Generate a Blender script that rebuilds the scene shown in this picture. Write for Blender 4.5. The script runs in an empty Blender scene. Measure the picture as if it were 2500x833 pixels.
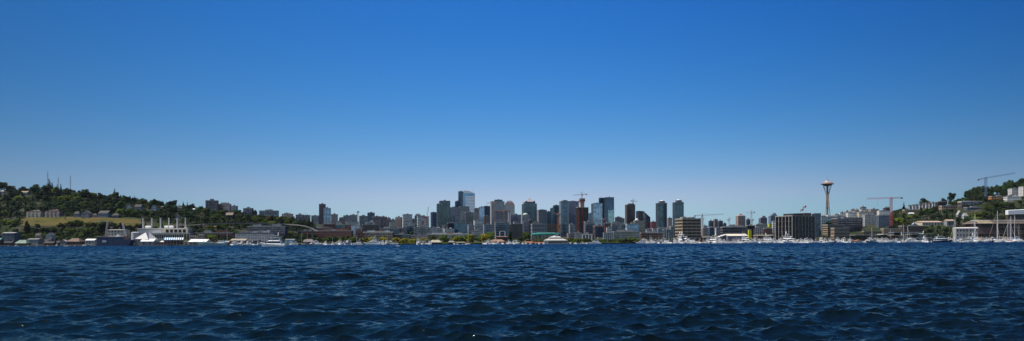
import bpy, math, random
import numpy as np
from mathutils import Vector, Matrix
R = math.radians
PI = math.pi
random.seed(7)
RNG = np.random.default_rng(7)
scene = bpy.context.scene
COL = scene.collection

# ---------------------------------------------------------------- camera model
F = 1800.0          # focal length in pixels of the 2500 px wide photograph
HC = 3.0            # eye height above the lake
PX0, PY0 = 1250.0, 592.2
ROLL = 0.0038

def ray(px, py):
    """direction slopes (X/Y, Z/Y) through a picture point"""
    dx = px - PX0; dy = PY0 - py
    c, s = math.cos(ROLL), math.sin(ROLL)
    return (dx*c + dy*s)/F, (-dx*s + dy*c)/F
def at(px, py, Y):
    u, v = ray(px, py)
    return Vector((u*Y, Y, HC + v*Y))
def xat(px, Y): return ray(px, 590)[0]*Y
def zat(px, py, Y): return HC + ray(px, py)[1]*Y
def pxof(X, Y): return PX0 + F*X/Y

cam_d = bpy.data.cameras.new('camera'); cam = bpy.data.objects.new('camera', cam_d); COL.objects.link(cam)
cam.location = (0, 0, HC)
cam_d.sensor_fit = 'HORIZONTAL'; cam_d.sensor_width = 36.0
cam_d.lens = 36.0*F/2500.0
cam_d.shift_y = (PY0 - 416.5)/2500.0
cam_d.clip_end = 40000; cam_d.clip_start = 0.1
cam.rotation_euler = (Matrix.Rotation(R(90), 3, 'X') @ Matrix.Rotation(-ROLL, 3, 'Z')).to_euler()
scene.camera = cam

# ---------------------------------------------------------------- materials
MATS = {}
def nd(nt, t, **kw):
    n = nt.nodes.new(t)
    for k, v in kw.items(): setattr(n, k, v)
    return n
def mat(name, col, rough=0.7, metal=0.0, var=0.18, scale=0.15, objvar=0.0, spec=0.35, bump=0.0, streak=False, huevar=0.0):
    """painted / mineral surface with weathering noise"""
    if name in MATS: return MATS[name]
    m = bpy.data.materials.new(name); m.use_nodes = True; MATS[name] = m
    nt = m.node_tree; b = nt.nodes['Principled BSDF']
    b.inputs['Roughness'].default_value = rough; b.inputs['Metallic'].default_value = metal
    b.inputs['Specular IOR Level'].default_value = spec
    tc = nd(nt, 'ShaderNodeTexCoord'); mp = nd(nt, 'ShaderNodeMapping')
    mp.inputs['Scale'].default_value = (scale, scale, scale*(0.25 if streak else 1))
    nt.links.new(tc.outputs['Object'], mp.inputs['Vector'])
    n = nd(nt, 'ShaderNodeTexNoise'); n.inputs['Scale'].default_value = 1.0; n.inputs['Detail'].default_value = 6
    nt.links.new(mp.outputs['Vector'], n.inputs['Vector'])
    r = nd(nt, 'ShaderNodeMapRange'); r.inputs['From Min'].default_value = .3; r.inputs['From Max'].default_value = .7
    r.inputs['To Min'].default_value = 1-var; r.inputs['To Max'].default_value = 1+var
    nt.links.new(n.outputs['Fac'], r.inputs['Value'])
    hsv = nd(nt, 'ShaderNodeHueSaturation'); hsv.inputs['Color'].default_value = (*col, 1)
    out = r.outputs['Result']
    if objvar or huevar:
        oi = nd(nt, 'ShaderNodeObjectInfo')
        r2 = nd(nt, 'ShaderNodeMapRange'); r2.inputs['To Min'].default_value = 1-objvar; r2.inputs['To Max'].default_value = 1+objvar
        nt.links.new(oi.outputs['Random'], r2.inputs['Value'])
        mu = nd(nt, 'ShaderNodeMath', operation='MULTIPLY'); nt.links.new(out, mu.inputs[0]); nt.links.new(r2.outputs['Result'], mu.inputs[1]); out = mu.outputs[0]
        if huevar:
            wn = nd(nt, 'ShaderNodeTexWhiteNoise', noise_dimensions='1D'); nt.links.new(oi.outputs['Random'], wn.inputs['W'])
            r3 = nd(nt, 'ShaderNodeMapRange'); r3.inputs['To Min'].default_value = .5-huevar; r3.inputs['To Max'].default_value = .5+huevar
            nt.links.new(wn.outputs['Value'], r3.inputs['Value']); nt.links.new(r3.outputs['Result'], hsv.inputs['Hue'])
    nt.links.new(out, hsv.inputs['Value']); nt.links.new(hsv.outputs['Color'], b.inputs['Base Color'])
    if bump:
        bp = nd(nt, 'ShaderNodeBump'); bp.inputs['Strength'].default_value = bump
        nt.links.new(n.outputs['Fac'], bp.inputs['Height']); nt.links.new(bp.outputs['Normal'], b.inputs['Normal'])
    return m
def glass(name, col, metal=0.75, rough=0.12, var=0.45, pane=(3.0, 3.0, 4.0)):
    """reflective glazing: every pane a little different (blinds, tilt)"""
    if name in MATS: return MATS[name]
    m = bpy.data.materials.new(name); m.use_nodes = True; MATS[name] = m
    nt = m.node_tree; b = nt.nodes['Principled BSDF']
    b.inputs['Metallic'].default_value = metal; b.inputs['Roughness'].default_value = rough
    tc = nd(nt, 'ShaderNodeTexCoord'); sn = nd(nt, 'ShaderNodeVectorMath', operation='SNAP')
    sn.inputs[1].default_value = pane
    add = nd(nt, 'ShaderNodeVectorMath', operation='ADD'); add.inputs[1].default_value = (.37, .41, .23)
    nt.links.new(tc.outputs['Object'], add.inputs[0]); nt.links.new(add.outputs[0], sn.inputs[0])
    wn = nd(nt, 'ShaderNodeTexWhiteNoise', noise_dimensions='3D'); nt.links.new(sn.outputs[0], wn.inputs['Vector'])
    n = nd(nt, 'ShaderNodeTexNoise'); n.inputs['Scale'].default_value = .03; n.inputs['Detail'].default_value = 3
    nt.links.new(tc.outputs['Object'], n.inputs['Vector'])
    r = nd(nt, 'ShaderNodeMapRange'); r.inputs['To Min'].default_value = 1-var; r.inputs['To Max'].default_value = 1+var
    nt.links.new(wn.outputs['Value'], r.inputs['Value'])
    r2 = nd(nt, 'ShaderNodeMapRange'); r2.inputs['From Min'].default_value = .3; r2.inputs['From Max'].default_value = .7
    r2.inputs['To Min'].default_value = .7; r2.inputs['To Max'].default_value = 1.3
    nt.links.new(n.outputs['Fac'], r2.inputs['Value'])
    mu = nd(nt, 'ShaderNodeMath', operation='MULTIPLY'); nt.links.new(r.outputs['Result'], mu.inputs[0]); nt.links.new(r2.outputs['Result'], mu.inputs[1])
    hsv = nd(nt, 'ShaderNodeHueSaturation'); hsv.inputs['Color'].default_value = (*col, 1)
    nt.links.new(mu.outputs[0], hsv.inputs['Value']); nt.links.new(hsv.outputs['Color'], b.inputs['Base Color'])
    return m

# ---------------------------------------------------------------- mesh builder
class MB:
    def __init__(s): s.v = []; s.f = []
    def add(s, vs, fs):
        o = len(s.v); s.v += [tuple(p) for p in vs]; s.f += [tuple(i+o for i in f) for f in fs]; return s
    def box(s, x0, x1, y0, y1, z0, z1):
        return s.add([(x0,y0,z0),(x1,y0,z0),(x1,y1,z0),(x0,y1,z0),(x0,y0,z1),(x1,y0,z1),(x1,y1,z1),(x0,y1,z1)],
            [(0,3,2,1),(4,5,6,7),(0,1,5,4),(1,2,6,5),(2,3,7,6),(3,0,4,7)])
    def cbox(s, cx, cy, z0, w, d, h): return s.box(cx-w/2, cx+w/2, cy-d/2, cy+d/2, z0, z0+h)
    def frus(s, z0, z1, a, b):
        """a,b = (x0,x1,y0,y1) at bottom and top"""
        return s.add([(a[0],a[2],z0),(a[1],a[2],z0),(a[1],a[3],z0),(a[0],a[3],z0),(b[0],b[2],z1),(b[1],b[2],z1),(b[1],b[3],z1),(b[0],b[3],z1)],
            [(0,3,2,1),(4,5,6,7),(0,1,5,4),(1,2,6,5),(2,3,7,6),(3,0,4,7)])
    def prism(s, poly, z0, z1):
        n = len(poly)
        return s.add([(x,y,z0) for x,y in poly]+[(x,y,z1) for x,y in poly],
            [tuple(range(n-1,-1,-1)), tuple(range(n,2*n))]+[(i,(i+1)%n,n+(i+1)%n,n+i) for i in range(n)])
    def xz(s, poly, y0, y1):
        n = len(poly)
        return s.add([(x,y0,z) for x,z in poly]+[(x,y1,z) for x,z in poly],
            [tuple(range(n)), tuple(range(2*n-1,n-1,-1))]+[(i,n+i,n+(i+1)%n,(i+1)%n) for i in range(n)])
    def yz(s, poly, x0, x1):
        n = len(poly)
        return s.add([(x0,y,z) for y,z in poly]+[(x1,y,z) for y,z in poly],
            [tuple(range(n-1,-1,-1)), tuple(range(n,2*n))]+[(i,(i+1)%n,n+(i+1)%n,n+i) for i in range(n)])
    def lathe(s, prof, n=24, cx=0, cy=0, sx=1, sy=1):
        o = []
        for r, z in prof:
            for k in range(n):
                a = 2*PI*(k+.5)/n; o.append((cx+r*math.cos(a)*sx, cy+r*math.sin(a)*sy, z))
        fs = []
        for i in range(len(prof)-1):
            for k in range(n):
                fs.append((i*n+k, i*n+(k+1)%n, (i+1)*n+(k+1)%n, (i+1)*n+k))
        fs.append(tuple(range(n-1,-1,-1))); fs.append(tuple(range((len(prof)-1)*n, len(prof)*n)))
        return s.add(o, fs)
    def tube(s, p, q, r, r2=None, n=5):
        p = Vector(p); q = Vector(q); d = q-p
        if d.length < 1e-6: return s
        r2 = r if r2 is None else r2
        a = d.orthogonal().normalized(); b = d.normalized().cross(a)
        vs = []
        for c, rr in ((p, r), (q, r2)):
            for k in range(n):
                t = 2*PI*k/n; vs.append(c + a*math.cos(t)*rr + b*math.sin(t)*rr)
        return s.add(vs, [tuple(range(n-1,-1,-1)), tuple(range(n,2*n))]+[(k,(k+1)%n,n+(k+1)%n,n+k) for k in range(n)])
    def path(s, pts, rs, n=6):
        for i in range(len(pts)-1): s.tube(pts[i], pts[i+1], rs[i], rs[i+1], n)
        return s
    def quad(s, a, b, c, d): return s.add([a,b,c,d], [(0,1,2,3)])
    def mesh(s, name, m=None, smooth=False):
        me = bpy.data.meshes.new(name); me.from_pydata(s.v, [], s.f); me.update()
        if m: me.materials.append(m)
        if smooth: me.polygons.foreach_set('use_smooth', [True]*len(me.polygons))
        return me
    def obj(s, name, m, parent=None, smooth=False, loc=None, label=None):
        o = bpy.data.objects.new(name, s.mesh(name, m, smooth)); COL.objects.link(o)
        if parent: o.parent = parent
        if loc: o.location = loc
        if label: o['label'] = label
        return o
def thing(name, label, cat, loc=(0,0,0), rz=0.0, group=None):
    o = bpy.data.objects.new(name, None); COL.objects.link(o); o.empty_display_size = 1
    o.location = loc; o.rotation_euler = (0,0,rz)
    o['label'] = label; o['category'] = cat
    if group: o['group'] = group
    return o
def tag(o, label, cat, group=None, kind=None):
    if label: o['label'] = label
    if cat: o['category'] = cat
    if group: o['group'] = group
    if kind: o['kind'] = kind
    return o
def part_copy(me, name, parent, loc=(0,0,0), rz=0.0):
    o = bpy.data.objects.new(name, me); COL.objects.link(o); o.parent = parent; o.location = loc; o.rotation_euler = (0,0,rz); return o
def dup(root, loc, rz=0.0, scale=None, label=None, group=None, cat=None):
    r = root.copy(); COL.objects.link(r); r.location = loc; r.rotation_euler = (0,0,rz)
    if scale is not None: r.scale = scale
    if label: r['label'] = label
    if group: r['group'] = group
    if cat: r['category'] = cat
    for ch in root.children:
        c = ch.copy(); COL.objects.link(c); c.parent = r
        for g in ch.children:
            d = g.copy(); COL.objects.link(d); d.parent = c
    return r
PROTOS = []      # prototypes, deleted at the end
def kill_protos():
    for p in PROTOS:
        for c in list(p.children):
            for g in list(c.children): bpy.data.objects.remove(g)
            bpy.data.objects.remove(c)
        bpy.data.objects.remove(p)
def finish_names():
    """strip numbering so that repeats carry Blender's own suffix only"""
    pass

# ---------------------------------------------------------------- sky and sun
SUN_EL, SUN_AZ = 58.0, -98.0     # azimuth measured from +Y (away from camera), negative = left
w = bpy.data.worlds.new('World'); scene.world = w; w.use_nodes = True
nt = w.node_tree; bg = nt.nodes['Background']
sky = nd(nt, 'ShaderNodeTexSky', sky_type='NISHITA'); sky.sun_disc = False
sky.sun_elevation = R(SUN_EL); sky.sun_rotation = R(SUN_AZ)
sky.altitude = 0; sky.air_density = 0.85; sky.dust_density = 0.25; sky.ozone_density = 4.0
sep = nd(nt, 'ShaderNodeSeparateColor'); comb = nd(nt, 'ShaderNodeCombineColor')
nt.links.new(sky.outputs['Color'], sep.inputs['Color'])
# clear dry air: the sky deepens in red and green faster than in blue; a lens vignette is painted in as darkening toward both sides;
# the northern half behind the viewer is ungraded sky, brightened as added fill for the shaded facades
geo = nd(nt, 'ShaderNodeTexCoord'); sx = nd(nt, 'ShaderNodeSeparateXYZ'); nt.links.new(geo.outputs['Generated'], sx.inputs[0])
def M(op, a, b=None, c=None):
    n = nd(nt, 'ShaderNodeMath', operation=op)
    for i, v in enumerate((a, b, c)):
        if v is None: continue
        if isinstance(v, (int, float)): n.inputs[i].default_value = v
        else: nt.links.new(v, n.inputs[i])
    return n.outputs[0]
x2 = M('MULTIPLY', sx.outputs['X'], sx.outputs['X'])
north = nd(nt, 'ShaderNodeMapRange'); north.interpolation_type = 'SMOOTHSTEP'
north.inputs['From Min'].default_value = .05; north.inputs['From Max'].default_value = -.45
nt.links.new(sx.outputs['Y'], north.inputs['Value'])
for ch, g, k, qc, mn, mx in (('Red', 2.62, .121, -2.5, .08, 4.15), ('Green', 1.29, .605, -1.78, .4, 6.35), ('Blue', .535, 2.74, -1.42, .6, 8.6)):
    v = M('MULTIPLY', M('POWER', sep.outputs[ch], g), k)
    v = M('SMOOTH_MIN', v, mx, 1.5 if ch == 'Red' else 1.2)
    v = M('MULTIPLY', v, M('EXPONENT', M('MULTIPLY', x2, qc)))
    v = M('MAXIMUM', v, mn)
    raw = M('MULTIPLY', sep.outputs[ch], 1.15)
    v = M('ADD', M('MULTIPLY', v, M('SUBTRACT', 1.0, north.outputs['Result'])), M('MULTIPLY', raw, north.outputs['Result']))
    nt.links.new(v, comb.inputs[ch])
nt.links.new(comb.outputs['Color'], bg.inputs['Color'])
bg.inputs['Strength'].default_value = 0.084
sd = bpy.data.lights.new('sun', 'SUN'); sun = bpy.data.objects.new('sun', sd); COL.objects.link(sun)
sd.energy = 5.0; sd.angle = R(0.5); sd.color = (1.0, .95, .86)
sdir = Vector((math.sin(R(SUN_AZ))*math.cos(R(SUN_EL)), math.cos(R(SUN_AZ))*math.cos(R(SUN_EL)), math.sin(R(SUN_EL))))
sun.rotation_euler = sdir.to_track_quat('Z', 'Y').to_euler()
sun.location = (0, 0, 500)
vs = scene.view_settings
vs.view_transform = 'Standard'; vs.look = 'None'; vs.exposure = 0.22; vs.gamma = 1.0; vs.use_curve_mapping = False
cy = scene.cycles
cy.max_bounces = 6; cy.diffuse_bounces = 2; cy.glossy_bounces = 3; cy.transmission_bounces = 2; cy.transparent_max_bounces = 4
cy.volume_bounces = 0; cy.use_denoising = True; cy.sample_clamp_indirect = 4; cy.caustics_reflective = False; cy.caustics_refractive = False

# ---------------------------------------------------------------- water
def build_water():
    dense = np.linspace(-.76, .76, 1250)
    t = np.concatenate([-np.linspace(2.2, .77, 60), dense, np.linspace(.77, 2.2, 60)])
    ys = [4.0]
    while ys[-1] < 1330:
        ys.append(ys[-1] + min(.0026*ys[-1]+.004, .62))
    ys = np.array(ys)
    T, Y = np.meshgrid(t, ys)
    X = (T*Y).astype(np.float32); Y = Y.astype(np.float32)
    Z = np.zeros_like(X); DX = np.zeros_like(X); DY = np.zeros_like(X)
    rng = np.random.default_rng(23)
    N = 130
    lam = np.exp(np.linspace(math.log(.22), math.log(7.5), N)); lam *= rng.uniform(.97, 1.03, N)
    dyv = np.gradient(ys).astype(np.float32)[:, None]
    dist = np.sqrt(X*X+Y*Y)
    # patches of gusts modulate the short waves
    gust = 1 + .5*np.sin(X*.021+Y*.013+1)*np.sin(Y*.017-X*.008+2) + .25*np.sin(X*.11+.6)*np.sin(Y*.07+X*.03)
    for i in range(N):
        L = lam[i]; k = 2*PI/L
        spread = R(23) if L > 1.2 else R(40)
        a = R(97) + rng.normal(0, 1)*spread
        # steepness spectrum peaks around 2.6 m
        s = .032*math.exp(-((math.log(L/2.2))/.9)**2) + .026*math.exp(-((math.log(L/.6))/.6)**2) + .007
        if L > 5: s *= .7
        amp = s/k
        kx, ky = math.cos(a)*k, math.sin(a)*k
        ph = rng.uniform(0, 2*PI)
        fade = np.clip((L/dyv/np.maximum(abs(math.sin(a)), .3)-2.2)/2.0, 0, 1).astype(np.float32)
        rows = np.nonzero(fade[:, 0] > 0)[0]
        if len(rows) == 0: continue
        r1 = rows[-1]+1
        P = X[:r1]*np.float32(kx) + Y[:r1]*np.float32(ky) + np.float32(ph)
        # broad envelopes break long crests into groups
        E = 1 + .7*np.sin(X[:r1]*np.float32(kx*.13+ky*.16)+Y[:r1]*np.float32(ky*.11-kx*.14)+np.float32(ph*3))
        A = np.float32(amp)*fade[:r1]*E.astype(np.float32)
        if L < 1.6: A = A*gust[:r1].astype(np.float32)
        if L > 1.8: A = A*(1+np.clip((Y[:r1]-120)/400, 0, .9)).astype(np.float32)
        S = np.sin(P); Cc = np.cos(P)
        Z[:r1] += A*Cc
        q = np.float32(1.05)
        DX[:r1] -= A*S*np.float32(math.cos(a))*q; DY[:r1] -= A*S*np.float32(math.sin(a))*q
    X += DX; Y = Y + DY
    nr, nc = X.shape
    co = np.stack([X, Y, Z], -1).reshape(-1, 3).astype(np.float32)
    me = bpy.data.meshes.new('lake_water'); me.vertices.add(nr*nc); me.vertices.foreach_set('co', co.ravel())
    idx = np.arange(nr*nc, dtype=np.int32).reshape(nr, nc)
    q = np.stack([idx[:-1,:-1], idx[:-1,1:], idx[1:,1:], idx[1:,:-1]], -1).reshape(-1, 4)
    me.loops.add(q.size); me.loops.foreach_set('vertex_index', q.ravel())
    me.polygons.add(len(q)); me.polygons.foreach_set('loop_start', np.arange(0, q.size, 4, dtype=np.int32))
    me.polygons.foreach_set('use_smooth', np.ones(len(q), dtype=bool))
    me.update(calc_edges=True)
    m = bpy.data.materials.new('lake_water'); m.use_nodes = True; nt = m.node_tree; b = nt.nodes['Principled BSDF']
    nt.nodes.remove(b)
    df = nd(nt, 'ShaderNodeBsdfDiffuse'); df.inputs['Color'].default_value = (.0025, .0075, .010, 1)
    gs = nd(nt, 'ShaderNodeBsdfGlossy'); gs.inputs['Color'].default_value = (.80, .77, .66, 1); gs.inputs['Roughness'].default_value = .035
    fr = nd(nt, 'ShaderNodeFresnel'); fr.inputs['IOR'].default_value = 1.333
    ms = nd(nt, 'ShaderNodeMixShader'); nt.links.new(fr.outputs[0], ms.inputs[0]); nt.links.new(df.outputs[0], ms.inputs[1]); nt.links.new(gs.outputs[0], ms.inputs[2])
    nt.links.new(ms.outputs[0], nt.nodes['Material Output'].inputs['Surface'])
    geo = nd(nt, 'ShaderNodeNewGeometry')
    mp = nd(nt, 'ShaderNodeMapping'); mp.inputs['Scale'].default_value = (1, 1.7, 1); mp.inputs['Rotation'].default_value = (0, 0, R(-12))
    nt.links.new(geo.outputs['Position'], mp.inputs['Vector'])
    hs = []
    for sc, amp in ((11.0, .006), (4.5, .026), (1.3, .030)):
        n = nd(nt, 'ShaderNodeTexNoise'); n.inputs['Scale'].default_value = sc; n.inputs['Detail'].default_value = 3; n.inputs['Distortion'].default_value = .6
        nt.links.new(mp.outputs['Vector'], n.inputs['Vector'])
        k = nd(nt, 'ShaderNodeMath', operation='MULTIPLY'); k.inputs[1].default_value = amp; nt.links.new(n.outputs['Fac'], k.inputs[0]); hs.append(k.outputs[0])
    s1 = nd(nt, 'ShaderNodeMath', operation='ADD'); nt.links.new(hs[0], s1.inputs[0]); nt.links.new(hs[1], s1.inputs[1])
    s2 = nd(nt, 'ShaderNodeMath', operation='ADD'); nt.links.new(s1.outputs[0], s2.inputs[0]); nt.links.new(hs[2], s2.inputs[1])
    bp = nd(nt, 'ShaderNodeBump'); bp.inputs['Strength'].default_value = 1.0; bp.inputs['Distance'].default_value = 1.0
    nt.links.new(s2.outputs[0], bp.inputs['Height']); 
    for q_ in (df, gs, fr): nt.links.new(bp.outputs['Normal'], q_.inputs['Normal'])
    me.materials.append(m)
    o = bpy.data.objects.new('lake_water', me); COL.objects.link(o); o['kind'] = 'structure'
    # the rest of the lake, beside and behind the viewer
    mb = MB(); mb.add([(-9000,-6000,-.6),(9000,-6000,-.6),(9000,1420,-.6),(-9000,1420,-.6)], [(0,1,2,3)])
    o2 = mb.obj('lake_water_far', m); o2['kind'] = 'structure'
build_water()
# ---------------------------------------------------------------- terrain
SHORE = [(-1500,1235),(0,1200),(300,1130),(500,1085),(900,1110),(1250,1160),(1600,1230),(1900,1290),(2250,1345),(2500,1350),(4000,1370)]
def shore(px): return float(np.interp(px, [a for a,_ in SHORE], [b for _,b in SHORE]))
SK = [-25, -2, 0, 6, 60, 130, 170, 220, 300, 450, 550, 900, 1500, 2500, 8500]
TERR = [
 (-2500,[-4,-4,1.2,1.6,5,14,30,44,62,104,126,126,100,70,60]),
 (0,   [-4,-4,1.2,1.6,5,14,37,53,66,110,130,131,105,80,60]),
 (100, [-4,-4,1.2,1.6,5,14,37,53,66,108,126,128,105,80,60]),
 (200, [-4,-4,1.2,1.6,5,14,37,53,64, 98,115,117,100,80,60]),
 (300, [-4,-4,1.2,1.6,5,14,35,50,62, 90,106,108, 95,80,60]),
 (400, [-4,-4,1.2,1.6,5,14,30,44,56, 78, 90, 92, 85,80,60]),
 (500, [-4,-4,1.2,1.6,5,14,28,36,50, 68, 78, 84, 80,75,60]),
 (600, [-4,-4,1.2,1.6,5,12,26,32,44, 58, 66, 76, 75,70,60]),
 (700, [-4,-4,1.2,1.6,4,10,20,28,36, 48, 56, 66, 70,65,60]),
 (800, [-4,-4,1.2,1.6,3, 7,10,14,18, 28, 36, 52, 66,65,60]),
 (950, [-4,-4,1.2,1.6,2, 4, 6, 8,11, 16, 20, 36, 56,65,60]),
 (1250,[-4,-4,1.2,1.6,2, 3, 4, 5, 7,  9, 11, 18, 32,50,60]),
 (1700,[-4,-4,1.2,1.6,2, 3, 5, 7,10, 14, 16, 24, 34,40,50]),
 (1900,[-4,-4,1.2,1.6,3, 6, 9,12,17, 26, 32, 38, 40,40,50]),
 (2000,[-4,-4,1.2,1.6,3, 7,11,16,24, 38, 46, 50, 44,40,50]),
 (2100,[-4,-4,1.2,1.6,3, 8,13,20,30, 48, 58, 62, 55,45,50]),
 (2200,[-4,-4,1.2,1.6,4,12,22,34,52, 76, 80, 80, 66,50,50]),
 (2300,[-4,-4,1.2,1.6,4,15,30,44,64, 80, 88, 92, 80,60,50]),
 (2400,[-4,-4,1.2,1.6,4,16,36,54,84,104,112,114,100,70,50]),
 (2500,[-4,-4,1.2,1.6,4,18,40,62,96,116,128,130,115,80,50]),
 (4500,[-4,-4,1.2,1.6,4,18,40,62,96,116,128,130,115,80,50])]
TPX = np.array([t[0] for t in TERR], float); TZ = np.array([t[1] for t in TERR], float)
def tz(X, Y):
    px = PX0 + F*X/Y
    s = Y - shore(px)
    col = [float(np.interp(px, TPX, TZ[:, j])) for j in range(len(SK))]
    return float(np.interp(s, SK, col))
def build_land():
    ss = np.array(sorted(set(SK + list(np.arange(0, 600, 12)) + list(np.arange(600, 1600, 50)) + list(np.arange(1600, 8600, 250)))), float)
    pxs = np.concatenate([np.linspace(-2500, -150, 40), np.linspace(-100, 2600, 271), np.linspace(2650, 4500, 40)])
    rng = np.random.default_rng(3)
    V = []
    for s in ss:
        cols = np.array([np.interp(pxs, TPX, TZ[:, j]) for j in range(len(SK))])
        for i, px in enumerate(pxs):
            Y = shore(px)+s; z = float(np.interp(s, SK, cols[:, i]))
            if s > 40: z += rng.normal(0, min(.8, z*.02))
            V.append(((px-PX0)/F*Y, Y, z))
    n = len(pxs); fs = []
    for j in range(len(ss)-1):
        for i in range(n-1): fs.append((j*n+i, j*n+i+1, (j+1)*n+i+1, (j+1)*n+i))
    mb = MB(); mb.v = V; mb.f = fs
    m = bpy.data.materials.new('ground_cover'); m.use_nodes = True; nt = m.node_tree; b = nt.nodes['Principled BSDF']; b.inputs['Roughness'].default_value = .95; b.inputs['Specular IOR Level'].default_value = .1
    geo = nd(nt, 'ShaderNodeNewGeometry'); n1 = nd(nt, 'ShaderNodeTexNoise'); n1.inputs['Scale'].default_value = .02; n1.inputs['Detail'].default_value = 8
    nt.links.new(geo.outputs['Position'], n1.inputs['Vector'])
    cr = nd(nt, 'ShaderNodeValToRGB'); e = cr.color_ramp.elements
    e[0].position = .35; e[0].color = (.022, .032, .012, 1); e[1].position = .72; e[1].color = (.085, .075, .05, 1)
    k = e.new(.5); k.color = (.035, .042, .018, 1); k = e.new(.6); k.color = (.055, .052, .042, 1)
    nt.links.new(n1.outputs['Fac'], cr.inputs['Fac']); nt.links.new(cr.outputs['Color'], b.inputs['Base Color'])
    o = mb.obj('ground', m, smooth=False); o['kind'] = 'structure'
build_land()

def drape(name, px0, px1, s0, s1, m, lift=1.0, npx=60, nsy=8, tilt=0):
    mb = MB(); V = []
    for j in range(nsy+1):
        for i in range(npx+1):
            px = px0+(px1-px0)*i/npx; a = s0[0]+(s0[1]-s0[0])*i/npx; c = s1[0]+(s1[1]-s1[0])*i/npx
            Y = shore(px)+a+(c-a)*j/nsy; X = (px-PX0)/F*Y; V.append((X, Y, tz(X, Y)+lift))
    mb.v = V; mb.f = [(j*(npx+1)+i, j*(npx+1)+i+1, (j+1)*(npx+1)+i+1, (j+1)*(npx+1)+i) for j in range(nsy) for i in range(npx)]
    o = mb.obj(name, m); o['kind'] = 'structure'; return o
# dry grass bank on the left hillside
def grass_mat(name, cols, sc=.06):
    m = bpy.data.materials.new(name); m.use_nodes = True; nt = m.node_tree; b = nt.nodes['Principled BSDF']; b.inputs['Roughness'].default_value = .95; b.inputs['Specular IOR Level'].default_value = .1
    geo = nd(nt, 'ShaderNodeNewGeometry'); mp = nd(nt, 'ShaderNodeMapping'); mp.inputs['Scale'].default_value = (.35, 1, 3)
    n1 = nd(nt, 'ShaderNodeTexNoise'); n1.inputs['Scale'].default_value = sc; n1.inputs['Detail'].default_value = 9; n1.inputs['Roughness'].default_value = .65
    nt.links.new(geo.outputs['Position'], mp.inputs['Vector']); nt.links.new(mp.outputs['Vector'], n1.inputs['Vector'])
    cr = nd(nt, 'ShaderNodeValToRGB'); e = cr.color_ramp.elements
    e[0].position = .36; e[0].color = (*cols[0], 1); e[1].position = .66; e[1].color = (*cols[2], 1); k = e.new(.5); k.color = (*cols[1], 1)
    nt.links.new(n1.outputs['Fac'], cr.inputs['Fac']); nt.links.new(cr.outputs['Color'], b.inputs['Base Color'])
    return m
GRASS = grass_mat('dry_grass', [(.040,.048,.010), (.085,.072,.020), (.12,.075,.03)])
drape('grass_bank', 52, 345, (168,166), (222,216), GRASS)
drape('dry_slope', 505, 548, (178,178), (210,205), grass_mat('parched_grass', [(.08,.06,.02), (.12,.09,.035), (.15,.10,.04)]))
LAWN = grass_mat('shore_lawn', [(.05,.08,.015), (.08,.11,.02), (.12,.13,.04)])
drape('lawn', 1158, 1186, (3,3), (30,30), LAWN, npx=10)
drape('park_lawn', 1440, 1562, (3,3), (26,26), LAWN, npx=20)
ASPH = mat('asphalt', (.05,.05,.052), .9, var=.2)
drape('waterfront_road', -300, 2800, (40,40), (50,50), ASPH, lift=.3, npx=400, nsy=2)
mb = MB()
for i in range(400):   # quay wall along the whole shore
    pa = -300+3100*i/400; pb = -300+3100*(i+1)/400
    ya, yb = shore(pa)-2.5, shore(pb)-2.5
    xa, xb = (pa-PX0)/F*ya, (pb-PX0)/F*yb
    mb.add([(xa,ya,-3),(xb,yb,-3),(xb,yb,1.35),(xa,ya,1.35),(xa,ya+3,1.35),(xb,yb+3,1.35)], [(0,1,2,3),(3,2,5,4)])
o = mb.obj('quay', mat('quay_concrete', (.055,.05,.045), .9, var=.35, scale=.4)); o['kind'] = 'structure'

def Yfor(px, bot, s0=45, s1=640):
    """distance at which the ground meets the picture row `bot` in column px"""
    for s in range(s0, s1, 4):
        Y = shore(px)+s; X = xat(px, Y)
        if tz(X, Y)-HC >= ray(px, bot)[1]*Y: return Y
    return None
# ---------------------------------------------------------------- buildings
def W(name, c, **k): return mat('wall_'+name, c, **k)
WL = dict(
 tan=W('tan',(.30,.235,.165)), brown=W('brown',(.15,.10,.075)), dbrown=W('dark_brown',(.07,.052,.045)), brick=W('brick',(.20,.075,.055)),
 dbrick=W('dark_brick',(.11,.045,.04)), white=W('white',(.68,.66,.63),var=.1), cream=W('cream',(.52,.46,.36)), grey=W('grey',(.26,.26,.27)),
 lgrey=W('light_grey',(.42,.42,.43)), dgrey=W('dark_grey',(.09,.09,.10)), black=W('black',(.025,.025,.028)), blue=W('blue_grey',(.20,.25,.32)),
 slate=W('slate',(.10,.125,.16)), violet=W('violet_grey',(.20,.19,.25)), teal=W('teal',(.08,.18,.18)), red=W('red',(.32,.05,.045)),
 yellow=W('yellow',(.62,.60,.03)), orange=W('orange',(.45,.20,.07)), pink=W('pinkish',(.38,.27,.24)), dblue=W('deep_blue',(.015,.045,.13)),
 conc=W('concrete',(.33,.32,.30)), paleblue=W('pale_blue',(.38,.46,.52)), rust=W('rust',(.22,.09,.05)))
GL = dict(
 dark=glass('glass_dark',(.045,.055,.07),metal=.55), teal=glass('glass_teal',(.085,.155,.185)), blue=glass('glass_blue',(.16,.30,.48)), sky=glass('glass_sky',(.30,.44,.62)),
 grey=glass('glass_grey',(.16,.18,.21)), navy=glass('glass_navy',(.05,.10,.16)), black=glass('glass_black',(.015,.016,.018),metal=.3,rough=.2), green=glass('glass_green',(.085,.13,.135)),
 violet=glass('glass_violet',(.12,.12,.17)))
ROOF = mat('roof_membrane', (.32,.31,.29), .9)
ROOFD = mat('roof_dark', (.08,.075,.07), .9)
ROOFW = mat('roof_white', (.75,.73,.70), .7, var=.08)
TILE = mat('roof_brown_shingle', (.27,.15,.09), .9)
PLANT = mat('roof_plant_metal', (.22,.22,.23), .6)
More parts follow.
